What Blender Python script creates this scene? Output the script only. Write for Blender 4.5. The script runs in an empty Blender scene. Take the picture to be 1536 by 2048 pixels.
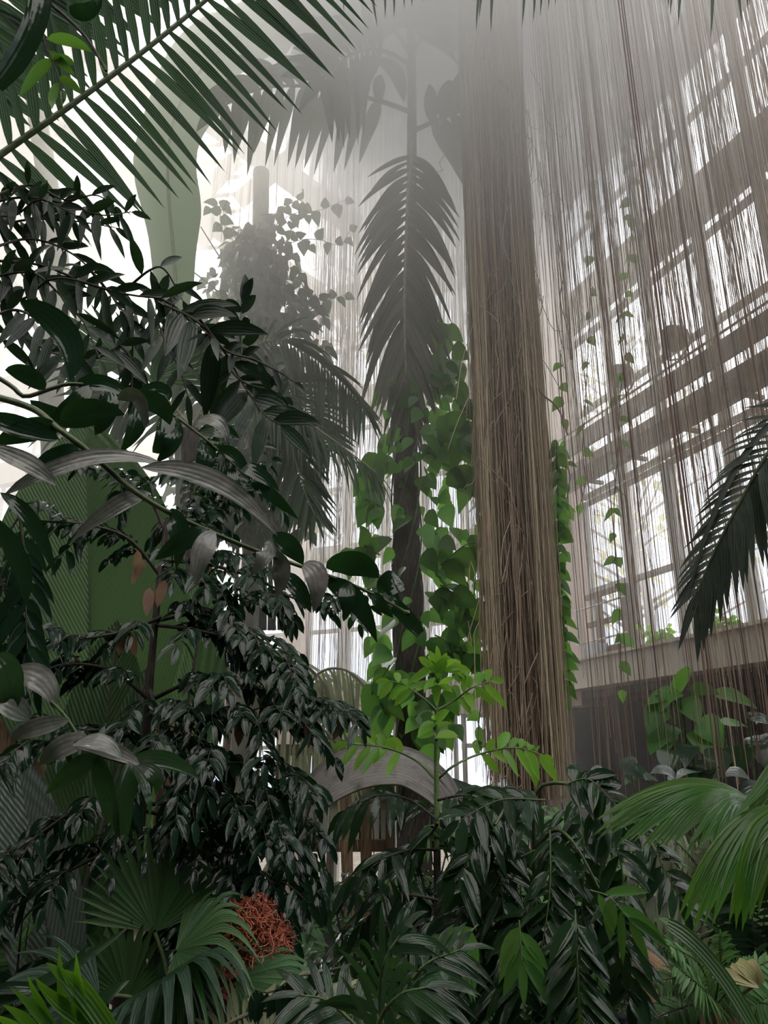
import bpy, math, random
import numpy as np
from math import radians, sin, cos, pi

R = random.Random(11)
NR = np.random.RandomState(5)
col = bpy.context.scene.collection
scene = bpy.context.scene

# ------------------------------------------------------------------ camera
FPX, TH, CZ = 1537.0, radians(18.2), 2.9
cam_d = bpy.data.cameras.new('camera')
cam = bpy.data.objects.new('camera', cam_d)
col.objects.link(cam)
cam.location = (0, 0, CZ)
cam.rotation_euler = (radians(90) + TH, 0, 0)
cam_d.sensor_fit = 'VERTICAL'
cam_d.sensor_height = 24.0
cam_d.lens = 24.0 * FPX / 2048.0
cam_d.clip_start = 0.05
cam_d.clip_end = 300
scene.camera = cam
EYE = np.array([0, 0, CZ])
UP = np.array([0, 0, 1.0])


def P(px, py, Y):
    """World point seen at pixel (px, py) of the photograph, Y metres ahead."""
    u, v = (px - 768) / FPX, (1024 - py) / FPX
    r = np.array([u, cos(TH) - v * sin(TH), sin(TH) + v * cos(TH)])
    return EYE + r * (Y / r[1])


def pxm(Y):
    return FPX / (Y * 1.03)


def nz(v):
    v = np.asarray(v, float)
    return v / (np.linalg.norm(v) + 1e-9)


def view(p):
    return nz(EYE - np.asarray(p))


def spl(pts, n):
    """Catmull-Rom through pts, resampled to n+1 evenly spaced points."""
    p = np.asarray(pts, float)
    if len(p) == 2:
        d = np.linspace(0, 1, n + 1)[:, None]
        return p[0] * (1 - d) + p[1] * d
    q = np.vstack([2 * p[0] - p[1], p, 2 * p[-1] - p[-2]])
    out = []
    for i in range(len(p) - 1):
        a, b, c, e = q[i], q[i + 1], q[i + 2], q[i + 3]
        t = np.linspace(0, 1, 12, endpoint=False)[:, None]
        out.append(0.5 * ((2 * b) + (c - a) * t + (2 * a - 5 * b + 4 * c - e) * t ** 2 + (3 * b - a - 3 * c + e) * t ** 3))
    out.append(p[-1:])
    o = np.vstack(out)
    s = np.concatenate([[0], np.cumsum(np.linalg.norm(np.diff(o, axis=0), axis=1))])
    u = np.linspace(0, s[-1], n + 1)
    return np.stack([np.interp(u, s, o[:, k]) for k in range(3)], 1)


def px_spl(ctrl, n, Y=None):
    return spl([P(*(c if len(c) == 3 else (c[0], c[1], Y))) for c in ctrl], n)


# ------------------------------------------------------------------ mesh builder (quads only)
class MB:
    def __init__(self):
        self.v, self.f, self.m, self.n, self.uv = [], [], [], 0, []

    def grid(self, g, close=False, mi=0, uv=None):
        a, b = g.shape[:2]
        self.uv.append(np.zeros((a * b, 2)) if uv is None else uv.reshape(-1, 2))
        self.v.append(g.reshape(-1, 3))
        i = np.arange(a * b).reshape(a, b) + self.n
        if close:
            i = np.concatenate([i, i[:, :1]], 1)
        q = np.stack([i[:-1, :-1], i[1:, :-1], i[1:, 1:], i[:-1, 1:]], -1).reshape(-1, 4)
        self.f.append(q)
        self.m.append(np.full(len(q), mi))
        self.n += a * b

    def tube(self, pts, r0, r1=None, k=6, mi=0):
        pts = np.asarray(pts, float)
        n = len(pts)
        r = np.linspace(r0, r0 if r1 is None else r1, n) if np.isscalar(r0) else np.asarray(r0)
        t = np.gradient(pts, axis=0)
        t /= np.linalg.norm(t, axis=1)[:, None] + 1e-9
        ref = np.array([0.31, 0.9, 0.2]) if abs(nz(pts[-1] - pts[0])[2]) > .6 else UP
        s = np.cross(t, ref)
        s /= np.linalg.norm(s, axis=1)[:, None] + 1e-9
        w = np.cross(t, s)
        a = np.linspace(0, 2 * pi, k, endpoint=False)
        g = pts[:, None] + r[:, None, None] * (s[:, None] * np.cos(a)[None, :, None] + w[:, None] * np.sin(a)[None, :, None])
        self.grid(g, True, mi)

    def box(self, c, ax, ay, az, mi=0):
        """Box about c with half-extent vectors ax, ay, az."""
        c, ax, ay, az = map(np.asarray, (c, ax, ay, az))
        b = self.n
        self.uv.append(np.zeros((8, 2)))
        self.v.append(np.array([c + i * ax + j * ay + k * az for i in (-1, 1) for j in (-1, 1) for k in (-1, 1)]))
        q = np.array([(0, 1, 3, 2), (4, 6, 7, 5), (0, 4, 5, 1), (2, 3, 7, 6), (0, 2, 6, 4), (1, 5, 7, 3)]) + b
        self.f.append(q)
        self.m.append(np.full(6, mi))
        self.n += 8

    def bar(self, p, q, w, h, up=UP, mi=0):
        p, q = np.asarray(p, float), np.asarray(q, float)
        t = nz(q - p)
        s = nz(np.cross(t, up))
        u = np.cross(s, t)
        self.box((p + q) / 2, (q - p) / 2, s * w / 2, u * h / 2, mi)

    # one blade along a quadratic curve
    def blade(self, p0, p1, p2, W, up, prof='lance', fold=.18, n=6, wave=0., mi=0, twist=0.):
        t = np.linspace(0, 1, n + 1)
        T = t[:, None]
        c = (1 - T) ** 2 * p0 + 2 * T * (1 - T) * p1 + T ** 2 * p2
        d = 2 * (1 - T) * (p1 - p0) + 2 * T * (p2 - p1)
        d /= np.linalg.norm(d, axis=1)[:, None] + 1e-9
        s = np.cross(d, up)
        l = np.linalg.norm(s, axis=1)[:, None]
        s = s / (l + 1e-6)
        nn = np.cross(s, d)
        if twist:
            a = twist * T
            s, nn = s * np.cos(a) + nn * np.sin(a), nn * np.cos(a) - s * np.sin(a)
        w = (PROF[prof](t) * W / 2)[:, None]
        e = nn * w * fold
        if wave:
            e = e + nn * (w * wave * np.sin(t * 17 + R.random() * 6)[:, None])
        g = np.stack([c - s * w + e, c, c + s * w + e], 1)
        self.grid(g, False, mi, np.stack(np.broadcast_arrays(np.array([-1., 0, 1])[None, :], T), -1))

    def leaf(self, p, d, up, L, W, droop=.3, **k):
        p = np.asarray(p, float)
        d = nz(d)
        self.blade(p, p + d * L * .5, p + d * L * (1 - .25 * droop) - UP * L * droop, W, up, **k)

    def build(self, name, mat, parent=None, smooth=True, label=None):
        me = bpy.data.meshes.new(name)
        if self.n:
            v = np.vstack(self.v).astype(np.float32)
            if parent is not None:
                v = v - np.array(wloc(parent), dtype=np.float32)
            f = np.vstack(self.f).astype(np.int32)
            me.vertices.add(len(v))
            me.vertices.foreach_set('co', v.ravel())
            me.loops.add(f.size)
            me.loops.foreach_set('vertex_index', f.ravel())
            me.polygons.add(len(f))
            me.polygons.foreach_set('loop_start', np.arange(len(f), dtype=np.int32) * 4)
            mats = mat if isinstance(mat, (list, tuple)) else [mat]
            for mm in mats:
                me.materials.append(mm)
            me.polygons.foreach_set('material_index', np.concatenate(self.m).astype(np.int32))
            me.polygons.foreach_set('use_smooth', np.full(len(f), smooth))
            ul = me.uv_layers.new(name='UVMap')
            ul.data.foreach_set('uv', np.vstack(self.uv)[f.ravel()].astype(np.float32).ravel())
            me.update(calc_edges=True)
        o = bpy.data.objects.new(name, me)
        col.objects.link(o)
        if parent is not None:
            o.parent = parent
        if label:
            o['label'] = label
        return o


PROF = {
    'lance': lambda t: np.maximum(np.sin(pi * np.clip(t, 0, 1) ** .8) ** .85, .012),
    'ellip': lambda t: np.maximum(np.sin(pi * np.clip(t, .0, 1) ** .85) ** .65, .012),
    'ovate': lambda t: np.maximum(np.sin(pi * np.clip(t * .97 + .03, 0, 1) ** .6) ** .8 * (1 - .12 * t), .015),
    'ribbon': lambda t: np.maximum(np.minimum(1, t * 7) ** .6 * np.minimum(1, (1 - t) * 2.2) ** .8, .015),
    'palm': lambda t: np.maximum(np.minimum(1, .35 + t * 3.5) * np.minimum(1, (1 - t) * 1.7) ** .75, .01),
    'heart': lambda t: np.maximum(np.interp(t, [0, .06, .2, .35, .55, .75, .9, 1], [.35, .78, 1, .98, .78, .45, .16, .01]), .01),
    'drop': lambda t: np.maximum(np.interp(t, [0, .2, .55, .8, .93, 1], [.1, .5, 1, .9, .5, .05]), .03),
    'band': lambda t: np.interp(t, [0, .1, .8, 1], [.8, 1, .9, .6]),
    'banana': lambda t: np.interp(t, [0, .08, .3, .6, .85, 1], [.05, .35, .8, 1, .75, .05]),
}


def wloc(o):
    v = np.zeros(3)
    while o is not None:
        v = v + np.array(o.location)
        o = o.parent
    return v


def thing(name, label, cat, loc=(0, 0, 0), group=None):
    o = bpy.data.objects.new(name, None)
    o.empty_display_size = .1
    col.objects.link(o)
    o.location = tuple(float(x) for x in loc)
    o['label'] = label
    o['category'] = cat
    if group:
        o['group'] = group
    return o


def tag(o, label, cat, group=None, kind=None):
    o['label'] = label
    o['category'] = cat
    if group:
        o['group'] = group
    if kind:
        o['kind'] = kind
    return o


def struct(o):
    o['kind'] = 'structure'
    return o


# ------------------------------------------------------------------ materials
def newmat(name):
    m = bpy.data.materials.new(name)
    m.use_nodes = True
    nt = m.node_tree
    nt.nodes.clear()
    return m, nt, nt.nodes, nt.links


def leafmat(name, base, trans, tw=.3, rough=.28, var=.35, grime=0., gcol=(.22, .22, .2), spec=.26, bump=.14, hue=.02, vein='rib', vs=.10):
    m, nt, N, L = newmat(name)
    out = N.new('ShaderNodeOutputMaterial')
    geo = N.new('ShaderNodeNewGeometry')
    tc = N.new('ShaderNodeTexCoord')
    hsv = N.new('ShaderNodeHueSaturation')
    hsv.inputs['Color'].default_value = (*base, 1)
    mr = N.new('ShaderNodeMapRange')
    mr.inputs['To Min'].default_value = 1 - var
    mr.inputs['To Max'].default_value = 1 + var
    L.new(geo.outputs['Random Per Island'], mr.inputs['Value'])
    L.new(mr.outputs['Result'], hsv.inputs['Value'])
    mr2 = N.new('ShaderNodeMapRange')
    mr2.inputs['To Min'].default_value = .5 - hue
    mr2.inputs['To Max'].default_value = .5 + hue
    mul = N.new('ShaderNodeMath')
    mul.operation = 'MULTIPLY'
    mul.inputs[1].default_value = 17.3
    fr = N.new('ShaderNodeMath')
    fr.operation = 'FRACT'
    L.new(geo.outputs['Random Per Island'], mul.inputs[0])
    L.new(mul.outputs[0], fr.inputs[0])
    L.new(fr.outputs[0], mr2.inputs['Value'])
    L.new(mr2.outputs['Result'], hsv.inputs['Hue'])
    c = hsv.outputs['Color']
    nz_ = N.new('ShaderNodeTexNoise')
    nz_.inputs['Scale'].default_value = 14
    nz_.inputs['Detail'].default_value = 5
    L.new(tc.outputs['Object'], nz_.inputs['Vector'])
    if grime:
        cr = N.new('ShaderNodeMapRange')
        cr.inputs['From Min'].default_value = .62 - grime * .35
        cr.inputs['From Max'].default_value = .82 - grime * .25
        L.new(nz_.outputs['Fac'], cr.inputs['Value'])
        mx = N.new('ShaderNodeMix')
        mx.data_type = 'RGBA'
        L.new(cr.outputs['Result'], mx.inputs['Factor'])
        L.new(c, mx.inputs[6])
        mx.inputs[7].default_value = (*gcol, 1)
        c = mx.outputs[2]
    b = N.new('ShaderNodeBsdfPrincipled')
    L.new(c, b.inputs['Base Color'])
    b.inputs['Roughness'].default_value = rough
    b.inputs['Specular IOR Level'].default_value = spec
    bp = N.new('ShaderNodeBump')
    bp.inputs['Strength'].default_value = bump
    bp.inputs['Distance'].default_value = .01
    n2 = N.new('ShaderNodeTexNoise')
    n2.inputs['Scale'].default_value = 25
    L.new(tc.outputs['Object'], n2.inputs['Vector'])
    L.new(n2.outputs['Fac'], bp.inputs['Height'])
    uvn = N.new('ShaderNodeUVMap')
    sp = N.new('ShaderNodeSeparateXYZ')
    L.new(uvn.outputs[0], sp.inputs[0])

    def mth(op, a, b_=None):
        q = N.new('ShaderNodeMath')
        q.operation = op
        for i, x in enumerate((a, b_)):
            if x is None:
                continue
            if isinstance(x, (int, float)):
                q.inputs[i].default_value = x
            else:
                L.new(x, q.inputs[i])
        return q.outputs[0]

    if vein == 'feather':
        ph = mth('SUBTRACT', mth('MULTIPLY', sp.outputs['Y'], 75.0), mth('MULTIPLY', mth('ABSOLUTE', sp.outputs['X']), 11.0))
    elif vein == 'rib':
        ph = mth('MULTIPLY', sp.outputs['X'], 14.0)
    else:
        ph = mth('MULTIPLY', mth('SUBTRACT', sp.outputs['Y'], mth('MULTIPLY', sp.outputs['X'], 2.3)), 120.0)
    sn = mth('SINE', ph)
    if vein == 'pleat':
        vm = N.new('ShaderNodeMix')
        vm.data_type = 'RGBA'
        vm.blend_type = 'MULTIPLY'
        vm.inputs['Factor'].default_value = .8
        L.new(c, vm.inputs[6])
        vr = N.new('ShaderNodeMapRange')
        vr.inputs['From Min'].default_value = -1
        vr.inputs['To Min'].default_value = .45
        L.new(sn, vr.inputs['Value'])
        L.new(vr.outputs[0], vm.inputs[7])
        L.new(vm.outputs[2], b.inputs['Base Color'])
    b2 = N.new('ShaderNodeBump')
    b2.inputs['Strength'].default_value = vs
    b2.inputs['Distance'].default_value = .004
    L.new(sn, b2.inputs['Height'])
    L.new(bp.outputs['Normal'], b2.inputs['Normal'])
    L.new(b2.outputs['Normal'], b.inputs['Normal'])
    tr = N.new('ShaderNodeBsdfTranslucent')
    h2 = N.new('ShaderNodeHueSaturation')
    h2.inputs['Color'].default_value = (*trans, 1)
    L.new(mr.outputs['Result'], h2.inputs['Value'])
    L.new(h2.outputs['Color'], tr.inputs['Color'])
    mix = N.new('ShaderNodeMixShader')
    mix.inputs[0].default_value = tw
    L.new(b.outputs[0], mix.inputs[1])
    L.new(tr.outputs[0], mix.inputs[2])
    L.new(mix.outputs[0], out.inputs['Surface'])
    return m


def solid(name, c1, c2, rough=.8, scale=6, bump=.3, stretch=(1, 1, 1), spec=.3, island=False, metal=0, detail=6):
    m, nt, N, L = newmat(name)
    out = N.new('ShaderNodeOutputMaterial')
    tc = N.new('ShaderNodeTexCoord')
    mp = N.new('ShaderNodeMapping')
    mp.inputs['Scale'].default_value = stretch
    L.new(tc.outputs['Object'], mp.inputs['Vector'])
    no = N.new('ShaderNodeTexNoise')
    no.inputs['Scale'].default_value = scale
    no.inputs['Detail'].default_value = detail
    L.new(mp.outputs['Vector'], no.inputs['Vector'])
    f = no.outputs['Fac']
    cr = N.new('ShaderNodeValToRGB')
    cr.color_ramp.elements[0].position = .32
    cr.color_ramp.elements[1].position = .7
    cr.color_ramp.elements[0].color = (*c1, 1)
    cr.color_ramp.elements[1].color = (*c2, 1)
    if island:
        g = N.new('ShaderNodeNewGeometry')
        ob = N.new('ShaderNodeObjectInfo')
        a1 = N.new('ShaderNodeMath')
        a1.operation = 'ADD'
        L.new(g.outputs['Random Per Island'], a1.inputs[0])
        L.new(ob.outputs['Random'], a1.inputs[1])
        a2 = N.new('ShaderNodeMath')
        a2.operation = 'FRACT'
        L.new(a1.outputs[0], a2.inputs[0])
        a3 = N.new('ShaderNodeMath')
        a3.operation = 'MULTIPLY_ADD'
        a3.inputs[1].default_value = .4
        L.new(no.outputs['Fac'], a3.inputs[0])
        a4 = N.new('ShaderNodeMath')
        a4.operation = 'MULTIPLY'
        a4.inputs[1].default_value = .6
        L.new(a2.outputs[0], a4.inputs[0])
        L.new(a4.outputs[0], a3.inputs[2])
        f = a3.outputs[0]
    L.new(f, cr.inputs['Fac'])
    b = N.new('ShaderNodeBsdfPrincipled')
    L.new(cr.outputs['Color'], b.inputs['Base Color'])
    b.inputs['Roughness'].default_value = rough
    b.inputs['Specular IOR Level'].default_value = spec
    b.inputs['Metallic'].default_value = metal
    if bump:
        bp = N.new('ShaderNodeBump')
        bp.inputs['Strength'].default_value = bump
        bp.inputs['Distance'].default_value = .02
        L.new(no.outputs['Fac'], bp.inputs['Height'])
        L.new(bp.outputs['Normal'], b.inputs['Normal'])
    L.new(b.outputs[0], out.inputs['Surface'])
    return m


def glassmat(name, tint=(.97, .98, 1)):
    m, nt, N, L = newmat(name)
    out = N.new('ShaderNodeOutputMaterial')
    t = N.new('ShaderNodeBsdfTransparent')
    t.inputs['Color'].default_value = (*tint, 1)
    g = N.new('ShaderNodeBsdfGlossy')
    g.inputs['Roughness'].default_value = .08
    mx = N.new('ShaderNodeMixShader')
    mx.inputs[0].default_value = .04
    L.new(t.outputs[0], mx.inputs[1])
    L.new(g.outputs[0], mx.inputs[2])
    L.new(mx.outputs[0], out.inputs['Surface'])
    return m


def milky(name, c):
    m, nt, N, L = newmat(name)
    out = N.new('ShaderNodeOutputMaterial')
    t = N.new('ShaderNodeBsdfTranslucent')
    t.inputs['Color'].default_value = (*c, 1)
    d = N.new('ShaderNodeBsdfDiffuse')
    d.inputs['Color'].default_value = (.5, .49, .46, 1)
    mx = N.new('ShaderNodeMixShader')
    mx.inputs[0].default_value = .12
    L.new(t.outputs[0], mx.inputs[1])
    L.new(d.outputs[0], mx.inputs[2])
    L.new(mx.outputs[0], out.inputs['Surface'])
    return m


M = {}
M['dark_leaf'] = leafmat('dark_leaf', (.012, .024, .014), (.025, .06, .018), .22, .3, grime=.05, spec=.25)
M['gloss_leaf'] = leafmat('gloss_leaf', (.008, .022, .012), (.025, .085, .018), .2, .10, grime=.0, bump=.12, spec=.24, vs=.07)
M['shrub_leaf'] = leafmat('shrub_leaf', (.014, .034, .016), (.045, .13, .025), .25, .12, grime=.1, gcol=(.05, .05, .05), bump=.12, spec=.25, vs=.08)
M['grey_leaf'] = leafmat('grey_leaf', (.09, .10, .085), (.05, .09, .04), .15, .3, grime=.5, gcol=(.20, .19, .18), bump=.5, spec=.4, vs=.1)
M['brown_leaf'] = leafmat('brown_leaf', (.14, .085, .05), (.2, .1, .04), .3, .5, grime=.3, gcol=(.06, .04, .03))
M['young_leaf'] = leafmat('young_leaf', (.13, .30, .04), (.32, .62, .06), .5, .3, var=.25)
M['fresh_leaf'] = leafmat('fresh_leaf', (.05, .13, .03), (.16, .36, .04), .4, .25)
M['vine_leaf'] = leafmat('vine_leaf', (.04, .11, .03), (.24, .55, .08), .5, .3, var=.45)
M['ledge_leaf'] = leafmat('ledge_leaf', (.06, .15, .045), (.16, .38, .06), .4, .35, spec=.2)
M['silver_leaf'] = leafmat('silver_leaf', (.08, .10, .09), (.05, .1, .05), .15, .18, spec=.5)
M['palm_leaf'] = leafmat('palm_leaf', (.024, .048, .028), (.06, .125, .05), .38, .36, var=.2, vein='rib', vs=.3)
M['palm_dark'] = leafmat('palm_dark', (.018, .028, .018), (.02, .04, .015), .2, .38, var=.25, vein='rib', vs=.3)
M['fan_bright'] = leafmat('fan_bright', (.03, .095, .014), (.17, .42, .02), .5, .22, var=.15, spec=.32, vein='rib', vs=.3)
M['fan_mid'] = leafmat('fan_mid', (.055, .12, .05), (.10, .26, .05), .3, .22, var=.25, vein='rib', vs=.3)
M['fan_dark'] = leafmat('fan_dark', (.022, .05, .03), (.05, .12, .03), .3, .22, var=.25, vein='rib', vs=.3)
M['pleat_leaf'] = leafmat('pleat_leaf', (.040, .075, .030), (.085, .16, .05), .4, .4, var=.1, grime=.1, gcol=(.06, .08, .05), vein='pleat', vs=.45)
M['pleat_silver'] = leafmat('pleat_silver', (.08, .10, .09), (.05, .1, .05), .15, .3, vein='pleat', vs=.45)
M['pleat_dead'] = leafmat('pleat_dead', (.20, .185, .175), (.1, .1, .08), .12, .45, var=.15, grime=.3, gcol=(.11, .10, .095), vein='pleat', vs=.45)
M['dead_fan'] = leafmat('dead_fan', (.27, .25, .24), (.1, .1, .08), .12, .45, var=.15, grime=.3, gcol=(.11, .10, .095), vein='rib', vs=.9)
M['pale_palm'] = leafmat('pale_palm', (.24, .26, .16), (.34, .38, .2), .4, .4, var=.3, vein='rib', vs=.3)
M['mist_palm'] = leafmat('mist_palm', (.05, .075, .045), (.09, .15, .07), .3, .45, var=.25, vein='rib', vs=.3)
M['old_palm'] = leafmat('old_palm', (.055, .06, .042), (.07, .09, .05), .22, .5, var=.35, grime=.25, gcol=(.09, .07, .045), vein='rib', vs=.3)
M['banana'] = leafmat('banana', (.09, .13, .08), (.17, .26, .14), .5, .4, var=.05)
M['fern'] = leafmat('fern', (.08, .17, .06), (.15, .33, .07), .3, .35, var=.4)
M['fern_dull'] = leafmat('fern_dull', (.13, .155, .09), (.18, .23, .11), .3, .35, var=.4)
M['yellow_leaf'] = leafmat('yellow_leaf', (.42, .40, .20), (.4, .38, .15), .35, .45, var=.15)
M['stem_green'] = solid('stem_green', (.03, .05, .02), (.07, .10, .035), .4, 20)
M['stem_young'] = solid('stem_young', (.07, .12, .04), (.11, .17, .06), .4, 20)
M['stem_dark'] = solid('stem_dark', (.02, .017, .014), (.05, .042, .034), .7, 22)
M['stem_pale'] = solid('stem_pale', (.16, .15, .10), (.24, .22, .15), .5, 20)
M['bark'] = solid('bark', (.018, .014, .012), (.065, .052, .043), .85, 9, .8, (6, 6, 1))
M['bark_pale'] = solid('bark_pale', (.12, .13, .10), (.22, .23, .18), .7, 5, .3, (3, 3, 1))
M['fibre'] = solid('fibre', (.10, .062, .035), (.26, .18, .11), .9, 12, .8, (8, 8, .7))
M['root_brown'] = solid('root_brown', (.15, .105, .075), (.38, .285, .21), .85, 8, 0, island=True)
M['root_dark'] = solid('root_dark', (.08, .05, .04), (.20, .135, .105), .85, 8, 0, island=True)
M['root_tan'] = solid('root_tan', (.24, .19, .125), (.50, .41, .29), .85, 8, 0, island=True)
M['root_pale'] = solid('root_pale', (.22, .18, .15), (.42, .36, .30), .85, 8, 0, island=True)
M['inflor'] = solid('inflor', (.22, .05, .028), (.42, .14, .08), .6, 30, 0)
M['concrete'] = solid('concrete', (.36, .33, .285), (.48, .445, .39), .85, 1.2, .2)
M['mullion'] = solid('mullion', (.36, .36, .34), (.46, .45, .42), .5, 3, .05)
M['pink_post'] = solid('pink_post', (.38, .29, .245), (.50, .39, .33), .8, 2.5, .1)
M['steel'] = solid('steel', (.12, .11, .10), (.19, .175, .16), .6, 5, .1)
M['black_metal'] = solid('black_metal', (.05, .05, .05), (.09, .09, .09), .5, 5, .1)
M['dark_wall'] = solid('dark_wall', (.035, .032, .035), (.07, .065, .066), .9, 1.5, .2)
M['soil'] = solid('soil', (.02, .015, .01), (.06, .045, .03), .95, 3, .6)
M['white_panel'] = solid('white_panel', (.62, .64, .60), (.75, .76, .72), .5, 1, 0)
M['timber'] = solid('timber', (.09, .06, .04), (.20, .135, .09), .8, 7, .4, (5, 5, 1))
M['grey_box'] = solid('grey_box', (.30, .33, .37), (.38, .41, .45), .5, 4, 0)
M['glass'] = glassmat('glass')
M['roof_glass'] = glassmat('roof_glass', (.92, .90, .87))
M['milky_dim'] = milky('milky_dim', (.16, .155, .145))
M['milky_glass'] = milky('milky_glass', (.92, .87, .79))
M['skin'] = solid('skin', (.50, .29, .20), (.60, .37, .27), .5, 8, .05)
M['hair'] = solid('hair', (.20, .12, .07), (.42, .28, .18), .7, 40, .6, (4, 4, 1))
M['jacket'] = solid('jacket', (.015, .02, .03), (.04, .05, .065), .8, 10, .3)
# ------------------------------------------------------------------ the building: two glazed walls of a polygonal hall
A0 = np.array([2.68, 12.0, 0])
DR = np.array([sin(radians(21)), -cos(radians(21)), 0])      # along the right wall, towards the camera
C0 = A0 - DR * 1.0                                          # the corner
DB = np.array([-.914, .407, 0])                             # along the far wall
DB = DB / np.linalg.norm(DB)
NRT = np.array([-cos(radians(21)), -sin(radians(21)), 0])     # into the hall
NB = np.array([-.407, -.914, 0])


def wr(s, z, off=0):
    return A0 + DR * s + UP * z + NRT * off


def wb(t, z, off=0):
    return C0 + DB * t + UP * z + NB * off


def flat(poly_grid, name, mat):
    m = MB()
    m.grid(np.array(poly_grid, float))
    return struct(m.build(name, mat, None, False))


flat([[(-30, -14, 0), (-30, 30, 0)], [(30, -14, 0), (30, 30, 0)]], 'floor', M['soil'])

wcount = [0]


def window(w, s0, s1, z0, z1, transoms=(), verts=(), fr=.05):
    wcount[0] += 1
    root = bpy.data.objects.new('window_%d' % wcount[0], None)
    col.objects.link(root)
    root.location = tuple(w((s0 + s1) / 2, z0))
    root['kind'] = 'structure'
    m = MB()
    for z in (z0 + fr / 2, z1 - fr / 2):
        m.bar(w(s0, z), w(s1, z), .10, fr)
    for s in (s0 + fr / 2, s1 - fr / 2):
        m.bar(w(s, z0), w(s, z1), .10, fr, up=w(1, 0) - w(0, 0))
    for z in transoms:
        m.bar(w(s0, z), w(s1, z), .08, .07)
    for s in verts:
        m.bar(w(s, z0), w(s, z1), .08, .04, up=w(1, 0) - w(0, 0))
    m.build('window_frame', M['mullion'], root, False)
    g = MB()
    g.grid(np.array([[w(s0 + .02, z0 + .02), w(s0 + .02, z1 - .02)], [w(s1 - .02, z0 + .02), w(s1 - .02, z1 - .02)]]))
    g.build('glass', M['glass'], root, False)
    return root


def solid_wall(w, s0, s1, bands, name, mat):
    m = MB()
    for z0, z1, th, off in bands:
        m.bar(w((s0), (z0 + z1) / 2, off), w(s1, (z0 + z1) / 2, off), th, z1 - z0)
    return struct(m.build(name, mat, None, False))


R_EDGES = [-.98, -.45, .08]
R_EDGE2 = [.98, 1.93, 2.85, 3.9, 4.9, 5.9, 6.9, 7.9, 8.9, 9.9]
TIERS = [(4.27, 6.66, (5.28,)), (6.72, 9.6, (8.1, 9.33)), (10.2, 12.1, (11.2,))]
for z0, z1, tr in TIERS:
    for e in (R_EDGES, R_EDGE2):
        for a, b in zip(e[:-1], e[1:]):
            if b <= 8.95:
                window(wr, a + .02, b - .02, z0, z1, tr if not (z0 < 5 and a == .98) else (5.30,))
# opaque bands of the right wall
solid_wall(wr, -1.0, 10, [(9.6, 10.2, .22, 0), (12.1, 12.7, .3, 0)], 'wall_right', M['concrete'])
solid_wall(wr, -1.0, 10, [(3.9, 4.27, .5, .12), (4.27, 4.31, .56, .14)], 'trim_1', M['concrete'])
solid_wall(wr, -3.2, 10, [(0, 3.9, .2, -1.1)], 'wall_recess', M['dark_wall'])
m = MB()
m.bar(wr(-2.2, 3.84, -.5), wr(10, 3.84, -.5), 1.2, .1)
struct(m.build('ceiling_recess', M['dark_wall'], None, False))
m = MB()
for (s, d, w_) in ((.53, .5, .5),):
    m.box(wr(s, 7.9, .0), DR * w_ / 2, NRT * .16, UP * 4.2)
m.box(wr(.30, 7.9, .12), DR * .07, NRT * .12, UP * 4.2)
struct(m.build('column_right', M['pink_post'], None, False))
m = MB()
m.box(wr(.08, 8.0, .1), DR * .05, NRT * .1, UP * 4.3)
m.box(wr(-1.0, 6.2, .0), DR * .14, NRT * .14, UP * 6.4)
struct(m.build('column_corner', M['steel'], None, False))

# far wall
bt = [0.14]
tcol = 4.12
k = 0
while bt[-1] < tcol - .5:
    bt.append(bt[-1] + .79)
bt[-1] = tcol
bt2 = [tcol + .42 + i * .95 for i in range(10)]
for z0, z1, tr in TIERS:
    for e in (bt, bt2):
        for a, b in zip(e[:-1], e[1:]):
            window(wb, a + .02, b - .02, z0, z1, tr)
solid_wall(wb, 0, 14, [(9.6, 10.2, .22, 0), (12.1, 12.7, .3, 0), (6.66, 6.9, .25, .03)], 'wall_back', M['concrete'])
solid_wall(wb, 0, 14, [(3.7, 4.27, .4, .05)], 'trim_2', M['concrete'])
solid_wall(wb, 0, 14, [(0, .9, .2, 0)], 'wall_back_base', M['dark_wall'])
for a, b in zip([0.1 + i * 1.1 for i in range(12)], [1.1 + i * 1.1 for i in range(12)]):
    window(wb, a, b, .9, 3.7, (2.3, 3.2))
m = MB()
m.box(wb(tcol + .2, 6.3, .06), DB * .2, NB * .2, UP * 6.2)
struct(m.build('column_back', M['pink_post'], None, False))

# maintenance gantry on the right wall
def gantry(w, s0, s1, label, cls):
    t = thing('maintenance_gantry', label, 'gantry', w((s0 + s1) / 2, 6.86, .3))
    m = MB()
    m.bar(w(s0, 6.95, .22), w(s1, 6.95, .22), .10, .22)
    m.bar(w(s0, 6.90, .62), w(s1, 6.90, .62), .05, .12)
    m.bar(w(s0, 6.87, .42), w(s1, 6.87, .42), .40, .03)
    m.build('deck', M['steel'], t, False)
    m = MB()
    m.bar(w(s0, 7.24, .62), w(s1, 7.24, .62), .05, .26)
    m.build('fascia', M['steel'], t, False)
    m = MB()
    m.tube(np.array([w(s0, 7.46, .62), w(s1, 7.46, .62)]), .016, k=6)
    m.build('rail', M['steel'], t)
    s = s0 + .35
    while s < s1:
        m = MB()
        m.bar(w(s, 6.82, .02), w(s, 6.82, .62), .05, .05)
        m.bar(w(s, 6.84, .62), w(s, 7.46, .62), .03, .03, up=w(1, 0) - w(0, 0))
        m.build('bracket', M['steel'], t, False)
        s += .98
    return t


gantry(wr, .2, 9.5, 'long steel walkway with thin rail running across the tall windows behind the hanging roots', 'gantry')


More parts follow.
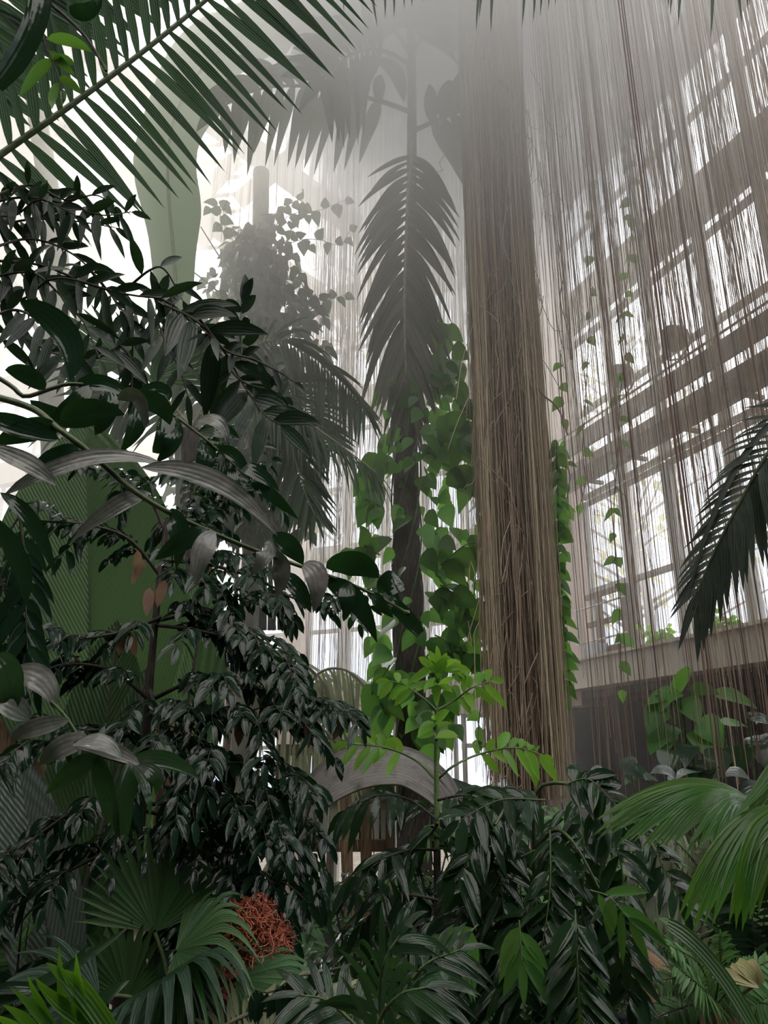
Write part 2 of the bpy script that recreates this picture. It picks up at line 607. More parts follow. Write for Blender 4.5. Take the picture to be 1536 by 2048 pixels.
def floodlight(p, label):
    t = thing('floodlight', label, 'lamp', p)
    m = MB()
    ax = nz(NRT * .8 - UP * .5)
    s = nz(np.cross(ax, UP))
    u = np.cross(s, ax)
    a = np.linspace(0, 2 * pi, 20, endpoint=False)
    prof = [(0.001, -.14), (.07, -.14), (.12, -.08), (.165, .05), (.17, .07), (.15, .07), (.001, .03)]
    g = np.array([[p + ax * h + (s * np.cos(q) + u * np.sin(q)) * r for q in a] for r, h in prof])
    m.grid(g, True)
    m.build('lamp_head', M['black_metal'], t)
    m = MB()
    m.tube(spl([p + s * .18, p + s * .19 - UP * .2, p - s * 0 - UP * .3], 8), .012)
    m.tube(spl([p - s * .18, p - s * .19 - UP * .2, p - UP * .3], 8), .012)
    m.build('yoke', M['steel'], t)


floodlight(wr(3.93, 7.78, .62), 'round dark floodlight on gantry rail, higher and nearer of the pair')
floodlight(wr(2.92, 7.78, .62), 'round dark floodlight on gantry rail, farther and smaller of the pair')

# vent mechanism and junction box beside the pink column
t = thing('vent_mechanism', 'dark framed opening vent with winding rods in lowest window beside pink column', 'window vent', wr(1.45, 4.35, .1))
m = MB()
for z in (4.42, 4.80, 5.2):
    m.bar(wr(1.0, z, .10), wr(1.92, z, .10), .06, .07)
for s in (1.28, 1.86):
    m.bar(wr(s, 4.35, .10), wr(s, 5.24, .10), .06, .09, up=DR)
m.build('vent_frame', M['timber'], t, False)
m = MB()
for z in (4.52, 5.0):
    m.tube(np.array([wr(.95, z, .28), wr(1.95, z + .04, .18)]), .014)
m.tube(np.array([wr(1.0, 4.5, .28), wr(1.0, 5.02, .28)]), .02)
m.build('winding_rod', M['mullion'], t)
m = MB()
m.box(wr(1.28, 4.40, .22), DR * .16, NRT * .1, UP * .09)
tag(m.build('junction_box', M['grey_box'], None, False), 'small pale grey box on concrete ledge beside pink column', 'box')

# roof: four facets meeting at an apex; the far one is glazed, the others are boarded
AP = np.array([-1.0, 4.5, 19.5])
cr_ = wr(10, 12.6)
c0_ = wb(0, 12.6)
c1_ = wb(14, 12.6)
flat([[cr_, c0_], [AP + np.array([.3, 0, 0]), AP]], 'ceiling_right', M['milky_glass'])
NF = nz(np.cross(c1_ - c0_, AP - c0_))
if NF[2] < 0:
    NF = -NF


def on_roof(px, py):
    d = P(px, py, 1.0) - EYE
    k = np.dot(c0_ - EYE, NF) / np.dot(d, NF)
    return EYE + d * k


m = MB()
m.grid(np.array([[c0_, c1_], [AP, AP + np.array([-.05, 0, 0])]]))
o = struct(m.build('window_roof', M['roof_glass'], None, False))
m = MB()
beams = [((300, 150), (715, 455), .42), ((250, 330), (640, 590), .4), ((520, 150), (760, 320), .34), ((655, 255), (480, 400), .34),
         ((470, 320), (360, 440), .3), ((430, 240), (560, 130), .3), ((330, 470), (240, 560), .3), ((400, 40), (700, 220), .4),
         ((120, 250), (420, 480), .35), ((60, 420), (300, 560), .35), ((0, 560), (160, 640), .3), ((150, 80), (330, 210), .4)]
for a, b, w_ in beams:
    m.bar(on_roof(*a), on_roof(*b), w_, .3, up=NF)
for i in range(6):
    m.bar(on_roof(585 + i * 24, 262 + i * 17), on_roof(568 + i * 24, 350 + i * 17), .07, .1, up=NF)
for i in range(7):
    m.bar(on_roof(330, 300 + i * 34), on_roof(480, 285 + i * 34), .07, .1, up=NF)
struct(m.build('trim_roof', M['black_metal'], None, False))
# milky panes of the far facet above the palm crown
m = MB()
q = [on_roof(740, 430), on_roof(1010, 420), AP + np.array([.2, 0, 0]), on_roof(560, -60)]
m.grid(np.array([[q[0], q[1]], [q[3], q[2]]]) - NF * .1)
struct(m.build('ceiling_back', M['milky_glass'], None, False))
c2_ = np.array([-16, 6, 12.6])
flat([[cr_, AP], [np.array([10, -6, 12.6]), AP + np.array([.1, -3, 0])]], 'ceiling_front', M['concrete'])
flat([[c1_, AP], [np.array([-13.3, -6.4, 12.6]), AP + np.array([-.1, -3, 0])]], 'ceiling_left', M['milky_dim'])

m = MB()
m.box((-1, -6.2, 6.5), (14, 0, 0), (0, .15, 0), (0, 0, 6.5))
struct(m.build('wall_front', M['dark_wall'], None, False))
m = MB()
m.box((-13.2, 4, 6.5), (.15, 0, 0), (0, 10, 0), (0, 0, 6.5))
struct(m.build('wall_left', M['dark_wall'], None, False))
# trees outside beyond the glass
def outside_tree(x, y, h, label, mat, seed):
    r = random.Random(seed)
    t = thing('outdoor_tree', label, 'tree', (x, y, 0), 'trees beyond the glass')
    m = MB()
    m.tube(spl([(x, y, 0), (x + .2, y, h * .5), (x, y + .2, h)], 10), .16, .04)
    f = MB()
    for i in range(26):
        z = h * (.3 + .68 * r.random())
        a = r.random() * 6.28
        l = (1.2 - z / h) * 3.2 + .5
        q0 = np.array([x, y, z])
        q1 = q0 + np.array([cos(a) * l, sin(a) * l, l * .5])
        b = spl([q0, (q0 + q1) / 2 + UP * .1, q1], 6)
        m.tube(b, .04, .01, 4)
        for j in range(16):
            p = b[1 + int(r.random() * 5.9)] + np.array([r.gauss(0, .25), r.gauss(0, .25), r.gauss(0, .25)])
            d = np.array([r.gauss(0, 1), r.gauss(0, 1), -.4])
            f.leaf(p, d, UP, .28, .16, .2, n=2, prof='ellip')
    m.build('trunk', M['bark'], t)
    f.build('foliage', mat, t)


outside_tree(5.2, 15.5, 11.5, 'yellowish tree outdoors behind the glass by the pink column', M['yellow_leaf'], 3)
outside_tree(-1.2, 19.0, 17.0, 'tall yellowish tree outdoors beyond far glass wall', M['yellow_leaf'], 4)

# ------------------------------------------------------------------ sky
w = bpy.data.worlds.new('sky')
scene.world = w
w.use_nodes = True
nt = w.node_tree
nt.nodes.clear()
N, L = nt.nodes, nt.links
out = N.new('ShaderNodeOutputWorld')
bg = N.new('ShaderNodeBackground')
tc = N.new('ShaderNodeTexCoord')
no = N.new('ShaderNodeTexNoise')
no.inputs['Scale'].default_value = 3.2
no.inputs['Detail'].default_value = 6
mp = N.new('ShaderNodeMapping')
mp.inputs['Scale'].default_value = (1, 1, 2.4)
L.new(tc.outputs['Generated'], mp.inputs['Vector'])
L.new(mp.outputs[0], no.inputs['Vector'])
cr = N.new('ShaderNodeValToRGB')
cr.color_ramp.elements[0].position = .35
cr.color_ramp.elements[0].color = (.60, .66, .80, 1)
cr.color_ramp.elements[1].position = .62
cr.color_ramp.elements[1].color = (.97, .98, 1, 1)
L.new(no.outputs['Fac'], cr.inputs['Fac'])
sx = N.new('ShaderNodeSeparateXYZ')
L.new(tc.outputs['Generated'], sx.inputs[0])
el = N.new('ShaderNodeMapRange')
el.inputs['From Min'].default_value = .22
el.inputs['From Max'].default_value = .7
el.inputs['To Min'].default_value = 1.25
el.inputs['To Max'].default_value = 4.4
L.new(sx.outputs['Z'], el.inputs['Value'])
gr = N.new('ShaderNodeMath')
gr.operation = 'GREATER_THAN'
gr.inputs[1].default_value = -.03
L.new(sx.outputs['Z'], gr.inputs[0])
mu = N.new('ShaderNodeMath')
mu.operation = 'MULTIPLY'
L.new(el.outputs[0], mu.inputs[0])
L.new(gr.outputs[0], mu.inputs[1])
wm = N.new('ShaderNodeMix')
wm.data_type = 'RGBA'
wz = N.new('ShaderNodeMapRange')
wz.inputs['From Min'].default_value = .3
wz.inputs['From Max'].default_value = .75
L.new(sx.outputs['Z'], wz.inputs['Value'])
L.new(wz.outputs[0], wm.inputs['Factor'])
L.new(cr.outputs['Color'], wm.inputs[6])
wm.inputs[7].default_value = (1, .965, .91, 1)
L.new(wm.outputs[2], bg.inputs['Color'])
L.new(mu.outputs[0], bg.inputs['Strength'])
L.new(bg.outputs[0], out.inputs['Surface'])

# the brightest part of the clouded sky: a soft low-contrast sun, high behind the far left roof glass
sd = bpy.data.lights.new('sun', 'SUN')
sd.energy = 10.0
sd.angle = radians(22)
sd.color = (1, .96, .90)
so = bpy.data.objects.new('sun', sd)
col.objects.link(so)
from mathutils import Vector
so.rotation_euler = Vector((.38, -.62, -.70)).to_track_quat('-Z', 'Y').to_euler()

# ------------------------------------------------------------------ mist: one body of drifting fog filling the hall
def mist():
    m, nt, N, L = newmat('mist')
    out = N.new('ShaderNodeOutputMaterial')
    vs = N.new('ShaderNodeVolumeScatter')
    vs.inputs['Color'].default_value = (.985, .955, .915, 1)
    vs.inputs['Anisotropy'].default_value = .35
    g = N.new('ShaderNodeNewGeometry')

    def bank(c, r, amp):
        mp = N.new('ShaderNodeMapping')
        mp.vector_type = 'POINT'
        mp.inputs['Scale'].default_value = tuple(1 / x for x in r)
        mp.inputs['Location'].default_value = tuple(-a / b for a, b in zip(c, r))
        L.new(g.outputs['Position'], mp.inputs['Vector'])
        ln = N.new('ShaderNodeVectorMath')
        ln.operation = 'LENGTH'
        L.new(mp.outputs[0], ln.inputs[0])
        mr = N.new('ShaderNodeMapRange')
        mr.interpolation_type = 'SMOOTHSTEP'
        mr.inputs['From Min'].default_value = .25
        mr.inputs['From Max'].default_value = 1.0
        mr.inputs['To Min'].default_value = amp
        mr.inputs['To Max'].default_value = 0
        L.new(ln.outputs['Value'], mr.inputs['Value'])
        return mr.outputs['Result']

    s = None
    for c, r, a in BANKS:
        b = bank(c, r, a)
        if s is None:
            s = b
        else:
            ad = N.new('ShaderNodeMath')
            ad.operation = 'ADD'
            L.new(s, ad.inputs[0])
            L.new(b, ad.inputs[1])
            s = ad.outputs[0]
    L.new(s, vs.inputs['Density'])
    L.new(vs.outputs[0], out.inputs['Volume'])
    try:
        m.cycles.volume_step_rate = .6
    except Exception:
        pass
    mb = MB()
    mb.box((-1, 8.5, 10), (13, 0, 0), (0, 13.5, 0), (0, 0, 10.5))
    o = mb.build('mist', m, None, False)
    tag(o, 'pale drifting mist thickest around the tall palm crown', 'mist', None, 'stuff')


BANKS = [((1.2, 6.8, 12.9), (3.9, 4.4, 6.8), .95), ((-3.0, 8.0, 8.5), (5.0, 4.5, 6.0), .04), ((0, 10, 9.5), (13, 8.5, 8.0), .12), ((-1.0, 5.0, 10.3), (3.2, 2.7, 2.7), .5)]
mist()

scene.view_settings.view_transform = 'Standard'
scene.view_settings.look = 'None'
scene.view_settings.gamma = 1
scene.view_settings.exposure = 0.25
c = scene.cycles
c.use_denoising = True
c.use_adaptive_sampling = True
c.adaptive_threshold = .03
c.volume_bounces = 4
c.max_bounces = 8
c.diffuse_bounces = 3
c.glossy_bounces = 2
c.transmission_bounces = 2
c.transparent_max_bounces = 16
c.volume_max_steps = 64
c.caustics_reflective = False
c.caustics_refractive = False
c.sample_clamp_indirect = 4
# ------------------------------------------------------------------ plant tools
def pinnate(parent, ctrl, n, Lf, W, normal=None, a0=70, a1=30, droop=.12, mats=('stem_green', 'palm_leaf'), r0=.012, r1=.003,
            t0=.05, t1=1., sides=(1, -1), prof='palm', fold=.15, name='frond', seg=6, jit=.08, Y=None, world=False, sag=0., alt=False, sub='leaflets', tipleaf=True, part=True):
    """A feather leaf: rachis along ctrl, leaflets on both sides. Lf: numbers interpolated along the rachis."""
    pts = np.asarray(ctrl, float) if world else None
    pts = spl(pts, 40) if world else px_spl(ctrl, 40, Y)
    m = MB()
    m.tube(pts, r0, r1, 6)
    o = m.build(name, M[mats[0]], parent)
    f = MB()
    tg = np.gradient(pts, axis=0)
    tg /= np.linalg.norm(tg, axis=1)[:, None]
    Lf = np.atleast_1d(Lf)
    for i in range(n):
        u = t0 + (t1 - t0) * (i + .5) / n
        for k, sd in enumerate(sides):
            uu = u + (.5 * (t1 - t0) / n if alt and k else 0)
            if uu > 1:
                continue
            x = uu * 40
            j = min(int(x), 39)
            p = pts[j] + (pts[j + 1] - pts[j]) * (x - j)
            T = tg[j]
            nn = view(p) if normal is None else np.asarray(normal, float)
            S = nz(np.cross(T, nn)) * sd
            nn = nz(np.cross(S, T)) * sd
            a = radians(a0 + (a1 - a0) * uu) * (1 + R.gauss(0, jit))
            d = T * cos(a) + S * sin(a) + nn * R.gauss(0, jit) - UP * sag
            l = np.interp(uu, np.linspace(0, 1, len(Lf)), Lf) * (1 + R.gauss(0, jit * .6))
            w = W * (1 + R.gauss(0, jit))
            f.leaf(p, d, nn + np.array([R.gauss(0, jit), R.gauss(0, jit), R.gauss(0, jit)]) * 2, l, w, droop * (1 + R.gauss(0, .25)), prof=prof, fold=fold, n=seg)
    if tipleaf:
        f.leaf(pts[-1], tg[-1], view(pts[-1]) if normal is None else normal, Lf[-1] * .9, W * .8, droop, prof=prof, fold=fold, n=seg)
    f.build(sub, M[mats[1]], o)
    return o


def spray(parent, pts, n, L, W, mats, r0=.006, r1=.002, ang=55, hang=.3, droop=.25, prof='ellip', name='branch', fold=.34, n_seg=5, face=.5, jit=.25, t0=.1, sides=(1, -1), wave=0., leafname='foliage', tip=True, extra=None):
    """A woody twig (world points) with alternate leaves."""
    pts = spl(pts, 24)
    m = MB()
    m.tube(pts, r0, r1, 5)
    f = MB()
    twig_leaves(f, pts, n, L, W, ang, hang, droop, prof, fold, n_seg, face, jit, t0, sides, wave, tip)
    if extra:
        extra(m, f, pts)
    o = m.build(name, M[mats[0]], parent)
    f.build(leafname, M[mats[1]], o)
    return o


def twig_leaves(f, pts, n, L, W, ang=55, hang=.3, droop=.25, prof='ellip', fold=.34, n_seg=5, face=.5, jit=.25, t0=.1, sides=(1, -1), wave=0., tip=True):
    tg = np.gradient(pts, axis=0)
    tg /= np.linalg.norm(tg, axis=1)[:, None] + 1e-9
    N_ = len(pts) - 1
    for i in range(n):
        u = t0 + (1 - t0) * (i + .5) / n
        j = min(int(u * N_), N_)
        p, T = pts[j], tg[j]
        vv = nz(view(p) * face + UP * (1 - face))
        S = nz(np.cross(T, vv)) * sides[i % len(sides)]
        a = radians(ang) * (1 + R.gauss(0, jit * .4))
        d = T * cos(a) + S * sin(a) - UP * hang + np.array([R.gauss(0, 1), R.gauss(0, 1), R.gauss(0, .6)]) * jit * .6
        up = vv + np.array([R.gauss(0, 1), R.gauss(0, 1), R.gauss(0, 1)]) * jit
        f.leaf(p, d, up, L * (.75 + .5 * R.random()), W * (.75 + .5 * R.random()), droop, prof=prof, fold=fold, n=n_seg, wave=wave)
    if tip:
        f.leaf(pts[-1], tg[-1] - UP * hang, view(pts[-1]), L * .8, W * .8, droop, prof=prof, fold=fold, n=n_seg)


def fan(f, hub, axis, normal, n, spread, L, droop=.2, split=.5, pleat=.2, wfac=1., seg=10, jit=.04, lens=None):
    """A fan (palmate) blade: pleated segments around the hub, joined up to `split` of their length."""
    axis = nz(axis)
    S = nz(np.cross(axis, normal))
    nn = nz(np.cross(S, axis))
    da = radians(spread) / n
    t = np.linspace(0.02, 1, seg + 1)
    for i in range(n):
        a = (i + .5 - n / 2) * da
        l = L * (1 + R.gauss(0, jit)) * (1 - .25 * (abs(a) / (radians(spread) / 2)) ** 2 if lens is None else lens(a))
        d = axis * cos(a) + S * sin(a)
        s2 = -axis * sin(a) + S * cos(a)
        hw = np.where(t < split, t, split * np.clip((1 - t) / (1 - split), 0.01, 1) ** .8) * l * math.tan(da / 2) * wfac
        dr = droop * (1 + R.gauss(0, .15))
        tt = t[:, None]
        sink = np.maximum(0, tt - split) ** 1.6 * dr * 1.6 + tt ** 2 * dr * .35
        c = hub + d * (l * (tt - .5 * sink * .6)) - UP * l * sink
        e = nn * (hw * pleat * 2)[:, None]
        g = np.stack([c - s2 * hw[:, None] + e, c - e * .0, c + s2 * hw[:, None] + e], 1)
        f.grid(g, uv=np.stack(np.broadcast_arrays(np.array([-1., 0, 1])[None, :], tt), -1))


def pleated(f, base, tip, W, normal, bend=0., nu=44, nv=36, rib=.012, slant=.9, prof='ellip', curl=0.):
    """A huge undivided corrugated blade with slanting ribs on both sides of the midrib."""
    base, tip = np.asarray(base, float), np.asarray(tip, float)
    ax = tip - base
    Ln = np.linalg.norm(ax)
    ax = ax / Ln
    S = nz(np.cross(ax, normal))
    nn = nz(np.cross(S, ax))
    v = np.linspace(0, 1, nv + 1)
    u = np.linspace(-1, 1, nu + 1)
    wv = PROF[prof](v) * W / 2
    U, VV = np.meshgrid(u, v)
    Wd = np.broadcast_to(wv[:, None], U.shape)
    phase = (VV * Ln - np.abs(U) * Wd * slant) / .055
    saw = np.abs(phase - np.floor(phase) - .5) * 2
    h = rib * saw + np.abs(U) * Wd * .16 - curl * (U * Wd) ** 2
    g = base + ax * (VV * Ln + np.abs(U) * Wd * .0)[..., None] + S * (U * Wd)[..., None] + nn * h[..., None] + nn * (bend * VV ** 2 * Ln)[..., None]
    f.grid(g, uv=np.stack([np.abs(U) * Wd, VV * Ln], -1))


def rnd3(s):
    return np.array([R.gauss(0, s), R.gauss(0, s), R.gauss(0, s)])
# ------------------------------------------------------------------ near feather frond across the upper corner
t = thing('palm_frond', 'large near feather palm frond arching across top of view, long even leaflets', 'palm frond', P(-60, 350, 2.5))
pinnate(t, [(-80, 372, 2.45), (0, 310, 2.5), (100, 240, 2.52), (200, 168, 2.55), (300, 92, 2.58), (400, 10, 2.6), (520, -95, 2.62), (640, -210, 2.64)], 34,
        [.42, .50, .58, .62, .60, .52], .047, a0=80, a1=66, droop=.10, mats=('stem_green', 'palm_leaf'), r0=.014, r1=.007, sides=(1,), prof='palm', seg=8, jit=.035, name='rachis')
pinnate(t, [(-80, 372, 2.45), (0, 310, 2.5), (100, 240, 2.52), (200, 168, 2.55), (300, 92, 2.58), (400, 10, 2.6), (520, -95, 2.62), (640, -210, 2.64)], 34,
        [.34, .4, .42, .42, .4], .044, a0=60, a1=52, droop=.02, mats=('stem_green', 'palm_leaf'), r0=.013, r1=.006, sides=(-1,), prof='palm', seg=8, jit=.05, name='rachis')
t = thing('palm_frond', 'second feather frond overhead behind the first, broad dark leaflets crowded in top corner', 'palm frond', P(-120, 120, 3.0))
pinnate(t, [(-160, 150, 2.95), (-40, 20, 3.0), (90, -110, 3.02), (260, -230, 3.05)], 20, [.5, .62, .66, .6], .12, a0=78, a1=60, droop=.08,
        mats=('stem_pale', 'palm_leaf'), r0=.014, r1=.006, sides=(1,), prof='palm', seg=8, jit=.05, name='rachis')

# leaflet tips of fronds hanging in at the top edge
def tips(label, hub, Y, ends, W=.03, mat='palm_leaf'):
    t = thing('palm_frond', label, 'palm frond', P(*hub, Y))
    m = MB()
    h = P(*hub, Y)
    m.tube(spl([P(hub[0] - 160, hub[1] - 70, Y + .1), h, P(hub[0] + 160, hub[1] - 70, Y)], 10), .012, .008)
    m.build('rachis', M['stem_green'], t)
    f = MB()
    for bx, ex, ey in ends:
        b = P(bx, hub[1] + (-70 * abs(bx - hub[0]) / 160), Y)
        e = P(ex, ey, Y)
        mid = (b + e) / 2 + np.array([.04 * (1 if ex > hub[0] else -1), 0, .03])
        f.blade(b, mid, e, W, view(b), 'palm', .12, 8)
    f.build('leaflets', M[mat], t)


tips('leaflet tips of a high frond dipping in at top edge beside foggy palm crown', (760, -150), 3.6, [(700, 688, 24), (735, 755, 54), (752, 770, 38), (770, 788, 36), (790, 808, 18), (800, 824, 14), (820, 846, 4)], .035, 'palm_dark')
tips('leaflet tips at top edge hanging before the dark root column', (1035, -140), 3.2, [(990, 952, 62), (1000, 958, 40), (1008, 982, 66), (1040, 1044, 54), (1060, 1066, 46), (1075, 1080, 34), (1090, 1096, 22), (1105, 1110, 12)], .03)
tips('leaflet tips at top edge hanging before bright upper right windows', (1420, -150), 3.0, [(1370, 1336, 20), (1385, 1340, 32), (1395, 1356, 56), (1415, 1421, 80), (1440, 1484, 50), (1460, 1496, 22), (1450, 1500, 10)], .03)

# ------------------------------------------------------------------ sprig in the very corner, close to the lens
t = thing('leafy_sprig', 'dark hanging sprig in top corner with thick curled leaf and small lime leaflets', 'branch', P(95, -20, 1.1))
m = MB()
a = px_spl([(70, -60), (100, 5), (130, 32), (168, 70), (192, 105), (212, 142)], 24, 1.1)
b = px_spl([(80, 55), (95, 100), (108, 130), (120, 165), (128, 200)], 16, 1.12)
m.tube(a, .004, .0025)
m.tube(b, .0022, .0015)
m.build('twig', M['stem_dark'], t)
f = MB()
f.blade(P(82, -40, 1.08), P(85, 70, 1.08), P(-8, 172, 1.08), .042, view(P(50, 50, 1.08)), 'band', .3, 10)
f.blade(P(138, 12, 1.1), P(170, 45, 1.1), P(205, -5, 1.1), .03, view(P(50, 50, 1.1)), 'ellip', .3, 8)
f.build('thick_leaf', M['gloss_leaf'], t)
f = MB()
for p, q, r, w in [((92, 78), (140, 70), (185, 105), .022), ((105, 118), (75, 135), (38, 195), .022), ((104, 120), (130, 115), (150, 130), .02), ((118, 158), (135, 155), (165, 190), .018), ((118, 165), (100, 190), (104, 218), .016), ((124, 178), (130, 190), (122, 212), .011), ((205, 125), (210, 140), (214, 147), .012), ((97, 100), (120, 125), (150, 150), .018)]:
    f.blade(P(*p, 1.12), P(*q, 1.12), P(*r, 1.12), w, view(P(*p, 1.12)), 'ellip', .2, 6)
f.build('leaflets', M['fresh_leaf'], t)

# ------------------------------------------------------------------ banana leaf looming in the mist
t = thing('banana_plant', 'huge pale green banana leaf standing upright in the mist', 'banana plant', P(372, 1560, 6.6))
m = MB()
bb = P(372, 1560, 6.6)
m.tube(spl([np.array([bb[0], bb[1], 0]), bb, P(352, 700, 6.6), P(330, 560, 6.6)], 16), .10, .035, 10)
m.build('stem', M['bark_pale'], t)
f = MB()
pts = px_spl([(352, 660), (350, 540), (340, 430), (336, 320), (355, 220), (420, 120), (540, 40), (700, -10)], 40, 6.6)
v = np.linspace(0, 1, 41)
half = np.interp(v, [0, .1, .25, .4, .55, .7, .85, 1], [.06, .20, .29, .33, .34, .34, .28, .02])
u = np.linspace(-1, 1, 17)
tg = np.gradient(pts, axis=0)
g = np.zeros((41, 17, 3))
for i in range(41):
    vv = view(pts[i])
    S = nz(np.cross(tg[i], vv))
    for j, x in enumerate(u):
        wv = 1 + .10 * sin(i * .55 + (x > 0) * 2) * abs(x)
        g[i, j] = pts[i] + S * x * half[i] * wv + vv * (-.10 * abs(x) + .02 * sin(i * 1.7) * abs(x))
f.grid(g)
f.build('leaf_blade', M['banana'], t)
m = MB()
m.tube(pts, .022, .008, 6)
m.build('midrib', M['stem_young'], t)

# pale trunk far on the left in the mist
t = thing('bare_tree', 'pale bare trunk in mist behind dark sprays near the edge of view', 'tree trunk', P(112, 1500, 8) * [1, 1, 0])
m = MB()
a = P(112, 1500, 8)
m.tube(spl([[a[0], 8, 0], P(112, 1200, 8), P(100, 720, 8), P(118, 620, 8), P(112, 480, 8), P(70, 200, 8)], 20), .17, .12, 10)
m.build('trunk', M['bark_pale'], t)
m = MB()
m.tube(px_spl([(105, 720, 8), (75, 660, 8.0), (60, 640, 8)], 8), .05, .03)
m.tube(px_spl([(160, 560, 8), (150, 760, 8), (146, 900, 8)], 8), .05, .04)
m.build('limb', M['bark_pale'], t)

# ------------------------------------------------------------------ climber-covered post in the mist
t = thing('round_pole', 'short round pole rising out of a dark leafy mass in mist', 'post', P(515, 900, 7.9) * [1, 1, 0])
a = P(515, 900, 7.9)
m = MB()
m.tube(spl([[a[0], 7.9, 0], P(514, 900, 7.9), P(522, 350, 7.9)], 20), .11, .10, 14)
m.tube(np.array([P(522, 352, 7.9), P(522, 343, 7.9)]), .108, .10, 14)
m.build('shaft', M['bark_pale'], t)
t = thing('climbing_vine', 'dark bushy climber heaped over the misty pole with trailing heart leaf tendrils', 'vine', a * [1, 1, 0])
m = MB()
f = MB()
for i in range(14):
    x0, y0 = 515 + R.gauss(0, 30), 960
    m.tube(px_spl([(x0, y0 + 300, 8.1), (x0 + R.gauss(0, 30), 700, 7.9 + R.gauss(0, .3)), (515 + R.gauss(0, 60), 520 + R.gauss(0, 60), 7.9)], 12), .025, .008, 5)
for i in range(2300):
    y = 450 + 620 * R.random() ** .9
    wd = np.interp(y, [440, 480, 560, 640, 760, 900, 1100], [20, 48, 85, 120, 125, 130, 130])
    x = np.interp(y, [440, 700, 1100], [515, 510, 470]) + max(-1.15, min(1.15, R.gauss(0, .55))) * wd
    p = P(x, y, 7.9 + R.gauss(0, .45) * wd / 100)
    f.leaf(p, np.array([R.gauss(0, .6), R.gauss(0, .5) - .5, -.7]), view(p) + rnd3(.5), .14 + .07 * R.random(), .11, .3, prof='heart', n=3)
for tr in [[(540, 470), (580, 430), (640, 420), (690, 400)], [(550, 500), (600, 480), (640, 480), (680, 490), (700, 460)], [(520, 430), (560, 430), (590, 470), (620, 490)],
           [(590, 600), (620, 590), (650, 600), (690, 590)], [(600, 560), (620, 610), (608, 680), (625, 730)], [(450, 480), (440, 430), (455, 400), (420, 415)], [(560, 700), (600, 690), (620, 650), (640, 600)],
           [(590, 520), (600, 560), (590, 640)], [(560, 420), (600, 400), (615, 430)]]:
    q = px_spl(tr, 16, 7.7)
    m.tube(q, .006, .003, 4)
    twig_leaves(f, q, 7, .16, .125, 70, .6, .2, 'heart', .15, 5, .9, .3)
m.build('stem', M['stem_dark'], t)
f.build('foliage', M['mist_palm'], t)

# ------------------------------------------------------------------ the tall palm in the mist
base = P(838, 1900, 7)
t = thing('climber_palm', 'tall slender palm with dark trunk and crown lost in mist', 'palm tree', base * [1, 1, 0])
tp = spl([[base[0], 7, 0], P(836, 1900, 7), P(826, 1600, 7), P(818, 1300, 7), P(812, 1000, 7), P(815, 760, 7), P(822, 450, 7), P(824, 200, 7), P(822, 60, 7)], 70)
m = MB()
rr = np.interp(np.linspace(0, 1, 71), [0, .2, .45, .62, .75, 1], [.15, .145, .13, .10, .06, .05])
rr = rr * (1 + .05 * np.sin(np.arange(71) * 2.4))
m.tube(tp, rr, None, 14)
m.build('trunk', M['bark'], t)
pm = ('stem_green', 'mist_palm')
# left misty frond, right misty frond, upright crown and one drooping old frond
pinnate(t, [(822, 225, 7), (770, 205, 6.9), (690, 185, 6.7), (610, 172, 6.4), (520, 178, 6.1), (440, 215, 5.9)], 14, [.35, .62, .75, .75, .62, .4], .16, a0=75, a1=45, droop=.45, mats=pm, r0=.03, r1=.008, sag=.25, seg=7, t0=.12)
pinnate(t, [(826, 262, 7), (880, 238, 6.9), (940, 215, 6.8), (985, 205, 6.6), (1000, 212, 6.5)], 9, [.4, .75, .8, .55, .2], .17, a0=78, a1=50, droop=.45, mats=pm, r0=.03, r1=.008, sag=.2, seg=7, t0=.15)
for cx in [[(822, 110, 7), (770, 40, 7), (690, 0, 6.9), (580, 10, 6.7)], [(822, 110, 7), (870, 40, 7.1), (920, 20, 7.2), (950, 50, 7.2)], [(822, 90, 7), (800, -30, 7.1), (760, -140, 7.2)], [(822, 90, 7), (850, -30, 7.3), (900, -130, 7.5)],
           [(822, 130, 7), (760, 100, 6.7), (700, 110, 6.3), (640, 160, 6.0)], [(822, 100, 7), (830, 20, 6.6), (836, -60, 6.0)]]:
    pinnate(t, cx, 11, [.5, .8, .8, .6], .17, a0=70, a1=40, droop=.35, mats=pm, r0=.028, r1=.008, seg=6, t0=.2)
f = MB()
f.blade(P(808, 205, 6.95), P(800, 120, 6.9), P(748, 122, 6.9), .17, view(P(800, 150, 7)), 'ellip', .3, 9)
f.build('leaf_sheath', M['mist_palm'], t)
# the old frond hanging down against the trunk
pinnate(t, [(826, 285, 6.9), (822, 330, 6.75), (815, 420, 6.7), (811, 520, 6.7), (809, 620, 6.7), (811, 720, 6.72), (812, 790, 6.75)], 27, [.42, .72, .78, .82, .84, .72, .46], .09, a0=62, a1=20, droop=.42,
        mats=('stem_pale', 'old_palm'), r0=.028, r1=.008, t0=.08, seg=8, jit=.07, prof='palm', fold=.25)

